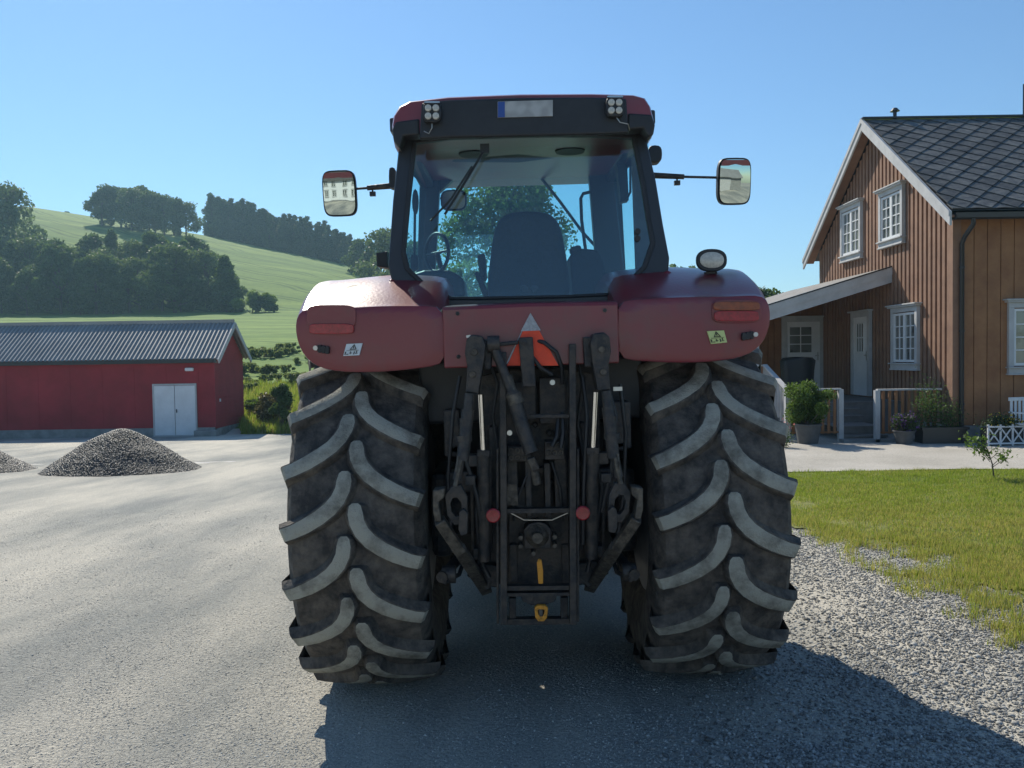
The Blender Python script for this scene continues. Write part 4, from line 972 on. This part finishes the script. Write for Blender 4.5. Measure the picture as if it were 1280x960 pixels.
# rear work lights of four lenses
for (cx_, cy_) in ((540, 140), (769, 133)):
    b = MB(); b.prism(oval(cx_, cy_, 11.5, 12.5, -.625, 20, .55), (0, .05, 0)); w1 = P('rear_work_light', b, 'black', roof_t, bevel=.006)
    b = MB(); b.prism(oval(cx_, cy_-12.5, 10, 1.2, -.64, 16, .5), (0, .05, 0)); P('top_rim', b, 'steel', w1)
    for dx_ in (-4.8, 4.8):
        for dy_ in (-5, 5): b = MB(); b.lathe([(-.640, .008), (-.637, .0175), (-.62, .019)], (0, 0, 0), 'y', 16); t_ = T(cx_+dx_, cy_+dy_, -.63); P('lens', b, 'lens_w', w1, loc=(t_.x, 0, t_.z))
b = MB(); b.tube([T(540, 152, -.6), T(540, 160, -.6), T(536, 167, -.585), T(530, 164, -.58)], .003, 6); b.tube([T(770, 146, -.6), T(775, 153, -.6), T(785, 155, -.59), T(787, 163, -.56)], .003, 6); P('lamp_cable', b, 'steel', roof_t)
# wiper
b = MB(); b.tube([T(604, 190, -.46), T(580, 230, -.50), T(556, 268, -.52)], .007, 6); b.tube([T(590, 208, -.52), T(563, 250, -.54), T(538, 276, -.55)], .006, 6); b.box(T(606, 186, -.45), (.05, .03, .05)); P('rear_wiper', b, 'black')
b = MB(); b.tube([T(672, 217, FY+.1), T(700, 252, FY+.12), T(728, 290, FY+.14), T(750, 314, FY+.14)], .012, 6); P('front_wiper', b, 'black')
# interior
b = MB()
sb = [(628, 268), (648, 264), (672, 264), (692, 268), (702, 285), (706, 310), (712, 345), (716, 395), (606, 395), (610, 345), (614, 310), (618, 285)]
b.loft([pp([(660+(x-660)*.93, 330+(y-330)*.95) for x, y in sb], .02), pp(sb, .06), pp(sb, .14), pp([(660+(x-660)*.93, 330+(y-330)*.95) for x, y in sb], .2)]); seat_ = P('seat_backrest', b, 'seat', smooth=80); md = seat_.modifiers.new('sub', 'SUBSURF'); md.levels = 2; md.render_levels = 2
b = MB(); b.bb(-.25, .3, .15, .7, 2.0, 2.14); P('seat_cushion', b, 'seat', bevel=.04, seg=3)
b = MB(); b.prism(pp([(596, 318), (606, 316), (607, 345), (600, 347)], .1), (0, .35, 0)); b.prism(pp([(592, 340), (598, 338), (612, 368), (604, 370)], .1), (0, .3, 0)); P('armrest', b, 'seat', bevel=.02, seg=3)
b = MB(); b.prism(pp([(712, 318), (726, 310), (748, 312), (756, 330), (758, 372), (716, 372)], .15), (0, .45, 0)); b.prism(pp([(712, 309), (726, 305), (728, 313), (714, 318)], .12), (0, .1, 0)); P('control_console', b, 'seat', bevel=.02, seg=3)
b = MB(); b.prism(pp([(500, 372), (505, 345), (530, 337), (560, 337), (578, 345), (582, 372)], -.1), (0, .4, 0)); P('side_console', b, 'black', bevel=.03, seg=4)
b = MB(); b.prism(pp([(765, 372), (770, 350), (790, 340), (815, 335), (825, 372)], -.1), (0, .4, 0)); P('side_console', b, 'black', bevel=.03, seg=4)
b = MB(); b.bb(-.7, .7, .6, 1.12, 1.7, 2.06); b.bb(-.35, .15, .75, 1.1, 2.0, 2.2); P('dashboard', b, 'black', bevel=.04, seg=3)
b = MB(); c = T(546, 316, .62); pts = []
for k in range(25): t = 2*math.pi*k/24; pts.append(c+Vector((.16*math.cos(t)*.55, .13*math.cos(t)*-.8, .13*math.sin(t))))
b.tube(pts, .013, 8); b.tube([c, c+Vector((.05, .2, -.25))], .02, 8); b.tube([pts[0], c, pts[12]], .009, 6); P('steering_wheel', b, 'black', smooth=60)
b = MB(); b.tube([T(732, 313, .9), T(727, 275, .9), T(726, 248, .9), T(729, 242, .9), T(738, 240, .9)], .012, 8); P('grab_rail', b, 'black', smooth=60)
b = MB(); b.prism(oval(567, 250, 16.5, 13, .95, 24, .6), (0, .04, 0)); im = P('interior_mirror', b, 'black', bevel=.004)
b = MB(); b.prism(oval(567, 250, 14.5, 11, .945, 24, .6), (0, .004, 0)); P('mirror_glass', b, 'mirror', im)
b = MB(); b.bar(T(550, 248, 1.0), T(560, 249, 1.0), .012, .012); P('mirror_stalk', b, 'black', im)
b = MB(); b.prism(pp([(771, 200), (784, 206), (786, 250), (776, 252)], .55), (0, .1, 0)); b.tube([T(788, 200, .5), T(788, 240, .5), T(784, 248, .5), T(774, 252, .5)], .008, 6); P('monitor', b, 'black')
b = MB(); b.tube([T(519, 240, .5), T(518, 320, .5)], .009, 6); b.prism(oval(519, 252, 4, 16, .5, 12), (0, .03, 0)); b.prism(oval(518, 328, 5, 10, .5, 12, .6), (0, .04, 0)); P('door_latch', b, 'black')
b = MB(); [b.lathe([(-.475, .02), (-.46, .022)], (T(x_, 361, -.47).x, 0, T(x_, 361, -.47).z), 'y', 16) for x_ in (655, 668)]; [b.lathe([(-.475, .016), (-.46, .018)], (T(797, y_, -.47).x, 0, T(797, y_, -.47).z), 'y', 16) for y_ in (289, 298)]; P('window_knob', b, 'black')
# exhaust stack and air intake behind the right front post
b = MB(); c = T(757, 300, 1.45); b.tube([(c.x, 1.45, 1.6), (c.x, 1.45, 3.1)], .075, 16); P('exhaust_pipe', b, 'iron', smooth=60)
# side mirrors
def mirror(cx_, cy_, w_, h_, y, arm, target):
    c = T(cx_, cy_, y); s = F/(TD+y); hw, hh2 = w_/2/s, h_/2/s
    sgn = -1 if cx_ < 640 else 1
    pos = c+Vector((TX, TD, 0)); n_ = (CAM-pos).normalized()+(Vector(target)-pos).normalized(); rq = Vector((0, -1, 0)).rotation_difference(n_.normalized()).to_matrix()
    def rr(kx, kz, yy, n=32, e=.42): return [rq @ Vector((hw*kx*math.copysign(abs(math.cos(t))**e, math.cos(t)), yy, hh2*kz*math.copysign(abs(math.sin(t))**e, math.sin(t)))) for t in [2*math.pi*k/n for k in range(n)]]
    b = MB(); b.loft([rr(.93, .94, -.012), rr(1, 1, -.016), rr(1, 1, .015), rr(.9, .93, .05), rr(.6, .7, .075)]); mh = P('side_mirror', b, 'black', loc=c, smooth=45)
    # convex glass
    RC = 1.5; b = MB(); lv = [k/10 for k in range(10, -1, -1)]
    rings = []
    for q in lv:
        ring = []
        for t in [2*math.pi*k/32 for k in range(32)]:
            x = hw*.92*q*math.copysign(abs(math.cos(t))**.42, math.cos(t)); z = hh2*.93*q*math.copysign(abs(math.sin(t))**.42, math.sin(t))
            ring.append(rq @ Vector((x, -.018-(hw*hw+hh2*hh2-x*x-z*z)/(2*RC), z)))
        rings.append(ring)
    rings[-1] = [rings[-1][0]+(v-rings[-1][0])*1.0 for v in rings[-1]]
    b.loft(rings[:-1], 0, False); m0 = len(b.v); b.v.append(tuple(rings[-1][0])); kk = (len(rings)-2)*32
    for k in range(32): b.f.append((kk+k, kk+(k+1) % 32, m0)); b.m.append(0)
    P('mirror_glass', b, 'mirror', mh, smooth=80)
    b = MB(); b.prism([rq @ Vector((hw*x, -.027, hh2*z)) for x, z in ((-.86, .66), (.86, .66), (.84, .80), (.7, .9), (-.7, .9), (-.84, .80))], (0, .006, 0)); P('reflection_band', b, 'refl_red', mh)  # red band over the glass, a painted reflection rather than a part
    b = MB(); a0, a1, a2 = [T(*p) for p in arm]
    b.tube([a0-c, a1-c], [.022, .018], 10); b.tube([a1-c, a2-c], .009, 8)
    b.box(a0.lerp(a1, .8)-c+Vector((0, 0, -.045)), (.04, .03, .03)); b.tube([a0.lerp(a1, .8)-c, a0.lerp(a1, .8)-c+Vector((0, 0, -.05))], .006, 6); P('mirror_arm', b, 'iron', mh, smooth=50)
mirror(425, 242, 42, 56, .75, [(492, 232, .75), (459, 235, .75), (445, 236, .75)], (-7.5, -15, 1.9))
mirror(917, 227, 43, 57, .75, [(811, 219, .75), (855, 221, .75), (898, 222, .75)], (11, -9, 2.2))
# lamps and hinges on cab sides
b = MB(); b.prism(oval(490, 222, 4, 13, .6, 12, .5), (0, .08, 0)); P('side_lamp', b, 'black')
b = MB(); b.prism(pp([(470, 316), (484, 314), (485, 335), (471, 333)], .2), (0, .12, 0)); P('side_marker', b, 'black', bevel=.006)
b = MB(); b.prism(oval(819, 192, 9, 11, .5, 16, .7), (0, .1, 0)); P('side_lamp', b, 'black', bevel=.01)

# ---- bonnet and body ahead of the cab
b = MB(); b.loft([[Vector((x, y, z)) for x, z in ((-w_, z0_), (w_, z0_), (w_, z1_-.15), (w_*.7, z1_), (-w_*.7, z1_), (-w_, z1_-.15))] for y, w_, z0_, z1_ in ((1.3, .42, 1.0, 2.02), (2.5, .40, 1.0, 1.98), (3.7, .36, 1.0, 1.85), (3.9, .3, 1.1, 1.75))]); P('bonnet', b, 'red', bevel=.03, seg=3)
b = MB(); b.bb(-.28, .28, -.45, 1.5, .62, 1.6); b.bb(-.2, .2, 1.4, 3.6, .55, 1.05); b.lathe([(-.60, .16), (-.2, .2), (.2, .2), (.60, .16)], (0, 0, 1.0), 'x', 24); P('transmission', b, 'iron', bevel=.03)
b = MB(); b.bb(-.8, .8, 2.85, 3.05, .66, .84); b.bb(-.25, .25, 3.4, 4.2, .6, 1.1); P('front_axle', b, 'iron', bevel=.02)
b = MB(); b.bb(-.96, -.24, 1.09, 2.14, .36, 1.5); P('fuel_tank', b, 'black', bevel=.05, seg=3)  # tank enlarged to keep sunlight off the ground under the tractor
b = MB(); b.bb(.3, .62, .2, 2.0, .55, 1.5); P('battery_box', b, 'black', bevel=.05, seg=3)
for s in (-1, 1):
    b = MB(); b.loft([[Vector((s*x, 2.95-r_*math.cos(t), .73+r_*math.sin(t))) for x, r_ in ((.58, .86), (1.22, .86), (1.22, .83), (.58, .83))] for t in [R(a) for a in range(-5, 150, 12)]]); P('front_sun_blocker', b, 'black')  # unseen guards over the front tyres, added to block sun beneath the tractor
b = MB(); b.bb(-.62, .62, -.5, 1.1, 1.55, 1.9); P('cab_floor', b, 'black', bevel=.02)
# ---- three point linkage and hitch frame, all real bars
Y0 = -.88
b = MB()
for (x0, xt) in ((630, 629), (716, 715)): b.bar(T(x0, 778, Y0), T(xt, 430 if x0 > 640 else 440, Y0), .034, .09, (0, 1, 0))
b.bar(T(622.5, 778, Y0-.0), T(622, 560, Y0), .014, .05, (0, 1, 0)); b.bar(T(722, 776, Y0), T(722, 560, Y0), .014, .05, (0, 1, 0))
fr_ = P('hitch_frame', b, 'iron', bevel=.004)
b = MB()
for y in (638, 734, 742): b = MB(); b.bar(T(634, y, Y0+.02), T(712, y-1, Y0+.02), .016 if y == 742 else .022, .05, (0, 1, 0)); P('crossbar', b, 'iron', fr_)
b = MB(); b.bar(T(632, 776, Y0+.03), T(716, 775, Y0+.03), .03, .05, (0, 1, 0)); P('crossbar', b, 'iron', fr_); b = MB(); b.bar(T(662, 520, Y0), T(714, 520, Y0), .02, .03, (0, 1, 0)); P('crossbar', b, 'iron', fr_, bevel=.003)
b = MB(); b.prism(pp([(636, 640), (711, 639), (711, 733), (636, 734)], Y0+.18), (0, .2, 0)); b.prism(pp([(636, 748), (645, 748), (645, 775), (636, 775)], Y0+.02), (0, .05, 0)); b.prism(pp([(701, 747), (710, 747), (710, 774), (701, 774)], Y0+.02), (0, .05, 0))
b.prism(pp([(650, 742), (697, 742), (694, 752), (680, 757), (664, 757), (653, 752)], Y0), (0, .1, 0)); P('hitch_box', b, 'iron', bevel=.005)
# gearbox face behind
b = MB(); b.prism(pp([(600, 470), (640, 462), (700, 460), (748, 468), (752, 600), (745, 690), (728, 722), (625, 724), (606, 690), (598, 600)], -.62), (0, .37, 0))
rv = random.Random(2)
for k in range(26): x = rv.uniform(612, 740); y = rv.uniform(470, 700); b.lathe([(-.66, .012+.012*rv.random()), (-.60, .02)], (T(x, y, -.68).x, 0, T(x, y, -.68).z), 'y', 8)
P('rear_housing', b, 'iron', bevel=.01, seg=2)
for k, (x, y, w_, h_) in enumerate([(640, 590, 14, 70), (660, 600, 8, 90), (684, 610, 8, 70), (700, 600, 16, 66), (648, 620, 20, 30), (690, 500, 34, 60), (655, 500, 30, 50), (642, 700, 10, 50), (706, 700, 10, 50)]):
    b = MB(); b.box(T(x, y, -.74+k*.012), (w_/245, .16, h_/245)); P('valve_block', b, 'iron', bevel=.006)
# pto guard and shaft
b = MB(); b.prism(pp([(655, 686), (655, 662), (661, 655), (672, 652), (683, 655), (689, 662), (689, 686)], Y0+.06), (0, .16, 0)); po = P('pto_guard', b, 'iron', bevel=.005)
cpt = T(672, 673, Y0); b = MB(); b.lathe([(Y0+.0, .0), (Y0+.0, .028), (Y0+.03, .03), (Y0+.055, .06), (Y0+.07, .06)], (cpt.x, 0, cpt.z), 'y', 20); P('pto_shaft', b, 'worn', po, smooth=40)
b = MB(); b.tube([T(636, 640, Y0), T(655, 650, Y0+.0), T(690, 650, Y0), T(710, 641, Y0)], .003, 6); P('wire', b, 'steel', po)
for x, y in ((651, 674), (651, 685), (694, 673), (694, 684), (667, 694)): b = MB(); b.lathe([(Y0+.03, .012), (Y0+.1, .014)], (T(x, y, Y0).x, 0, T(x, y, Y0).z), 'y', 8); P('bolt', b, 'worn', po)
# yellow latch and tow eye
b = MB(); b.prism(pp([(671, 704), (673, 699), (677, 700), (679, 714), (679, 730), (673, 730), (672, 716)], Y0-.06), (0, .02, 0)); P('latch_handle', b, 'yellow', bevel=.004)
b = MB(); b.ring(pp([(668, 760), (672, 757), (681, 757), (685, 760), (684, 772), (680, 777), (673, 777), (669, 772)], Y0-.05), pp([(672, 763), (674, 762), (679, 762), (681, 763), (680, 768), (678, 771), (675, 771), (673, 768)], Y0-.05), (0, .03, 0)); b2 = P('tow_eye', b, 'yellow', bevel=.003)
b = MB(); b.lathe([(-.05, .017), (.02, .017), (.03, .01)], T(676, 763, Y0-.03), 'z', 12); P('tow_pin', b, 'worn', b2, smooth=50)
# top link, ram and centre post
b = MB(); b.tube([T(617, 432, -.93), T(630, 465, -.95), T(640, 492, -.96)], [.026, .024, .024], 12); b.tube([T(640, 490, -.96), T(652, 530, -.98), T(664, 566, -1.0)], .036, 12); b.lathe([(-.03, .042), (.03, .042)], T(617, 430, -.93), 'x', 16); tl_ = P('top_link', b, 'iron', smooth=50)
b = MB(); b.tube([T(642, 493, -.965), T(646, 505, -.97)], .04, 12); b.tube([T(634, 470, -.95), T(640, 490, -.955)], .026, 12); P('turnbuckle', b, 'worn', tl_, smooth=50)
b = MB(); b.tube([T(665, 573, -1.0), T(672, 606, -1.0)], .02, 12); b.bar(T(663, 572, -1.0), T(670, 588, -1.0), .04, .05, (0, 1, 0)); P('link_end', b, 'worn', tl_, bevel=.006)
b = MB(); b.prism(pp([(648, 422), (666, 421), (670, 484), (653, 484)], -.92), (0, .06, 0)); b.bar(T(648, 428, -.9), T(618, 431, -.9), .02, .03, (0, 1, 0)); b.lathe([(-.925, .02), (-.93, .0)], (T(655, 428, 0-.9).x, 0, T(655, 428, -.9).z), 'y', 12); P('centre_post', b, 'iron', bevel=.006)
b = MB()
for pts in ([(650, 427), (662, 442), (676, 460), (690, 468)], [(668, 425), (680, 428), (695, 440), (702, 458), (703, 480)], [(698, 520), (696, 545), (690, 558)], [(703, 515), (704, 540), (701, 560)], [(636, 470), (630, 500), (626, 540), (624, 600)], [(728, 470), (734, 520), (730, 600), (728, 680)], [(586, 520), (578, 560), (596, 620), (606, 680)], [(756, 470), (770, 520), (764, 590), (752, 640)]):
    b.tube([T(x, y, -.86-.04*math.sin(i)) for i, (x, y) in enumerate(pts)], .011, 8)
P('hose', b, 'black', smooth=60)
for pts, r_ in (([(606, 600), (596, 640), (600, 700), (612, 722)], .012), ([(740, 560), (752, 610), (744, 670), (734, 715)], .012), ([(660, 590), (648, 620), (642, 650)], .008), ([(690, 578), (700, 610), (704, 650)], .008), ([(575, 470), (566, 520), (560, 600), (566, 690)], .010), ([(775, 480), (782, 540), (780, 610), (770, 690)], .010), ([(612, 450), (622, 480), (616, 520), (622, 560)], .009), ([(722, 440), (728, 480), (722, 530), (730, 580)], .009)):
    b = MB(); b.tube([T(x, y, -.80-.03*math.sin(i*2)) for i, (x, y) in enumerate(pts)], r_, 8); P('hose', b, 'black', smooth=60)
for x, y, w_, h_ in ((575, 600, 34, 26), (762, 596, 30, 26), (566, 540, 20, 60), (776, 530, 22, 60), (618, 590, 10, 120), (730, 585, 10, 120), (575, 560, 26, 12), (768, 556, 26, 12)):
    b = MB(); b.box(T(x, y, -.66), (w_/240, .14, h_/240)); P('frame_bracket', b, 'iron', bevel=.01)
b = MB(); b.prism(pp([(634, 605), (646, 606), (648, 632), (633, 631)], -.87), (0, .004, 0)); P('data_tag', b, 'worn')
# remote couplers
for (x0, x1, y0, y1) in ((634, 660, 558, 577), (681, 706, 552, 575)):
    b = MB(); b.prism(pp([(x0, y0), (x1, y0), (x1+1, y1), (x0, y1)], -.86), (0, .12, 0)); cb = P('remote_coupler', b, 'iron', bevel=.006)
    b = MB()
    for dx_ in (5, (x1-x0)/2, x1-x0-5):
        for dy_ in (5, 14): t_ = T(x0+dx_, y0+dy_, -.87); pts = [t_+Vector((.011*math.cos(2*math.pi*k/10), 0, .011*math.sin(2*math.pi*k/10))) for k in range(11)]; b.tube(pts, .0035, 5)
    P('coupler_ring', b, 'worn', cb)
b = MB()
for (x, y) in ((637, 541), (690.5, 478)):
    c = T(x, y, -.93); b.lathe([(-.935, .006), (-.935, .0135), (-.93, .0145), (-.9, .0145)], (c.x, 0, c.z), 'y', 14)
b.box(T(772, 486, -.9), (.045, .02, .02)); b.bar(T(583, 421, -.95), T(588, 420, -.95), .012, .02); P('grease_cap', b, 'steel')
# lift arms, rods, lower links
def mir(pts, s): return pts if s < 0 else [(1349-x, y-5) for x, y in pts]
for s in (-1, 1):
    q = lambda x, y, d: T(x, y, d) if s < 0 else T(1345-x, y-3, d)
    b = MB(); b.prism([q(x, y, -.98) for x, y in ((583, 424), (590, 418), (603, 420), (607, 432), (605, 452), (598, 492), (582, 491), (584, 458), (581, 442))], (0, .14, 0)); b.prism([q(x, y, -.92) for x, y in ((604, 424), (616, 424), (614, 462), (605, 462))], (0, .1, 0)); la = P('lift_arm', b, 'iron', bevel=.008, seg=3)
    for x, y in ((593, 440), (591, 468)): b = MB(); b.lathe([(-.99, .0), (-.99, .016), (-.97, .02)], (q(x, y, -.98).x, 0, q(x, y, -.98).z), 'y', 10); P('pin', b, 'worn', la)
    b = MB(); b.tube([q(587, 492, -.99), q(585, 512, -1.0)], .024, 10); b.tube([q(585, 512, -1.0), q(578, 576, -1.03)], .031, 12); b.tube([q(579, 560, -1.03), q(571, 600, -1.06)], [.02, .022], 10); b.lathe([(-.03, .03), (.03, .03)], q(582, 530, -1.01), 'z', 12); b.lathe([(-.015, .04), (.015, .04)], q(580, 548, -1.01), 'z', 12); P('lift_rod', b, 'iron', smooth=50)
    b = MB(); b.tube([q(576, 575, -1.06), q(569, 608, -1.08)], .012, 8); b.tube([q(573, 570, -1.06), q(570, 590, -1.08)], .006, 6); P('adjuster_chain', b, 'worn')
    # bracket plate with hole
    b = MB(); O_ = [(556, 618), (564, 608), (576, 606), (584, 622), (584, 640), (578, 656), (568, 657), (559, 645)]; I_ = [(563, 630), (566, 623), (571, 622), (576, 628), (577, 637), (574, 645), (570, 646), (565, 640)]
    b.ring([q(x, y, -1.08) for x, y in O_], [q(x, y, -1.08) for x, y in I_], (0, .05, 0)); P('link_bracket', b, 'iron', bevel=.005)
    b = MB(); b.prism([q(x, y, -1.12) for x, y in ((541, 613), (556, 611), (555, 622), (548, 628), (552, 652), (544, 652), (541, 640))], (0, .10, 0)); b.bar(q(549, 650, -1.1), q(576, 690, -1.02), .055, .06, (0, 1, 0)); b.bar(q(574, 686, -1.03), q(608, 738, -.6), .06, .05, (0, 1, 0))
    ll = P('lower_link', b, 'worn' , bevel=.006)
    b = MB(); b.prism([q(x, y, -1.13) for x, y in ((574, 640), (579, 636), (585, 642), (584, 668), (576, 670), (573, 662))], (0, .04, 0)); b.tube([q(583, 640, -1.12), q(582, 668, -1.12)], .008, 6); P('hook_latch', b, 'iron', ll, bevel=.004)
    b = MB(); b.tube([q(604, 567, -.9), q(606, 700, -.84)], .034, 14); b.bar(q(597, 566, -.9), q(612, 566, -.9), .03, .06, (0, 1, 0)); b.tube([q(612, 575, -.88), q(613, 690, -.84)], .012, 8); lc = P('lift_cylinder', b, 'iron', smooth=50)
    b = MB(); b.tube([q(600.5, 493, -.93), q(604, 567, -.91)], .0145, 12); P('chrome_rod', b, 'chrome', lc, smooth=60)
    # stabiliser
    b = MB(); b.tube([q(552, 722, -.9), q(568, 704, -.7), q(580, 690, -.5)], [.03, .028, .035], 12); b.tube([q(556, 728, -.9), q(574, 718, -.8), q(580, 700, -.7)], .012, 8); b.lathe([(-.03, .045), (.04, .045)], q(560, 718, -.85), 'x', 14); P('stabiliser', b, 'iron', smooth=50)
    b = MB(); b.prism([q(x, y, -.7) for x, y in ((583, 720), (600, 705), (624, 708), (622, 735), (614, 734), (612, 738), (606, 737), (604, 733), (600, 738), (596, 728))], (0, .25, 0)); P('drawbar_bracket', b, 'iron', bevel=.01)
    c = q(616.5, 644, -.95); b = MB(); b.lathe([(-.965, .0), (-.967, .03), (-.962, .036), (-.95, .037)], (c.x, 0, c.z), 'y', 24); P('reflector', b, 'lens_r', smooth=40)
    b = MB(); b.bar(q(590, 600, -.8), q(592, 700, -.7), .02, .02); b.bar(q(598, 590, -.8), q(600, 690, -.75), .012, .03); b.box(q(594, 575, -.86), (.07, .08, .06)); b.box(q(588, 600, -.9), (.05, .06, .05)); b.box(q(596, 690, -.75), (.03, .1, .06)); P('linkage_casting', b, 'iron', bevel=.006)
    b = MB(); b.bb(s*.48 if s > 0 else -.60, .60 if s > 0 else s*.48, -.3, .3, .75, 1.25); P('axle_trumpet', b, 'iron', bevel=.04)
# grey farm building behind the camera on the right, seen in the right mirror
fb = thing('farm_building', 'pale grey farm building reflected in the right mirror of the tractor', 'barn', (11, -14, 0))
b = MB(); b.bb(-5, 5, -5, 0, 0, 3); b.build('wall', 'concrete', fb)
b = MB(); b.prism([(-5.3, .5, 2.9), (-5.3, -2.5, 5), (-5.3, -5.5, 2.9), (-5.3, -5.5, 2.8), (-5.3, -2.5, 4.85), (-5.3, .5, 2.8)], (10.6, 0, 0)); b.build('roof', 'barnroof', fb)
b = MB(); b.bb(-1.5, 1.5, .0, .06, .1, 2.5); b.build('door', 'offwhite', fb)
# ------------------------------------------------------------------ air
hm = bpy.data.materials.new('haze_air'); hm.use_nodes = True; N = hm.node_tree.nodes; N.remove(N['Principled BSDF'])
v = N.new('ShaderNodeVolumePrincipled'); v.inputs['Color'].default_value = (.5, .82, 1, 1); v.inputs['Density'].default_value = .00052; v.inputs['Anisotropy'].default_value = .3
hm.node_tree.links.new(v.outputs[0], N['Material Output'].inputs['Volume']); M['haze'] = hm
b = MB(); b.bb(-1300, 1300, -60, 760, -120, 110); tag(b.build('haze', 'haze'), 'thin bluish summer haze over the fields', kind='stuff')
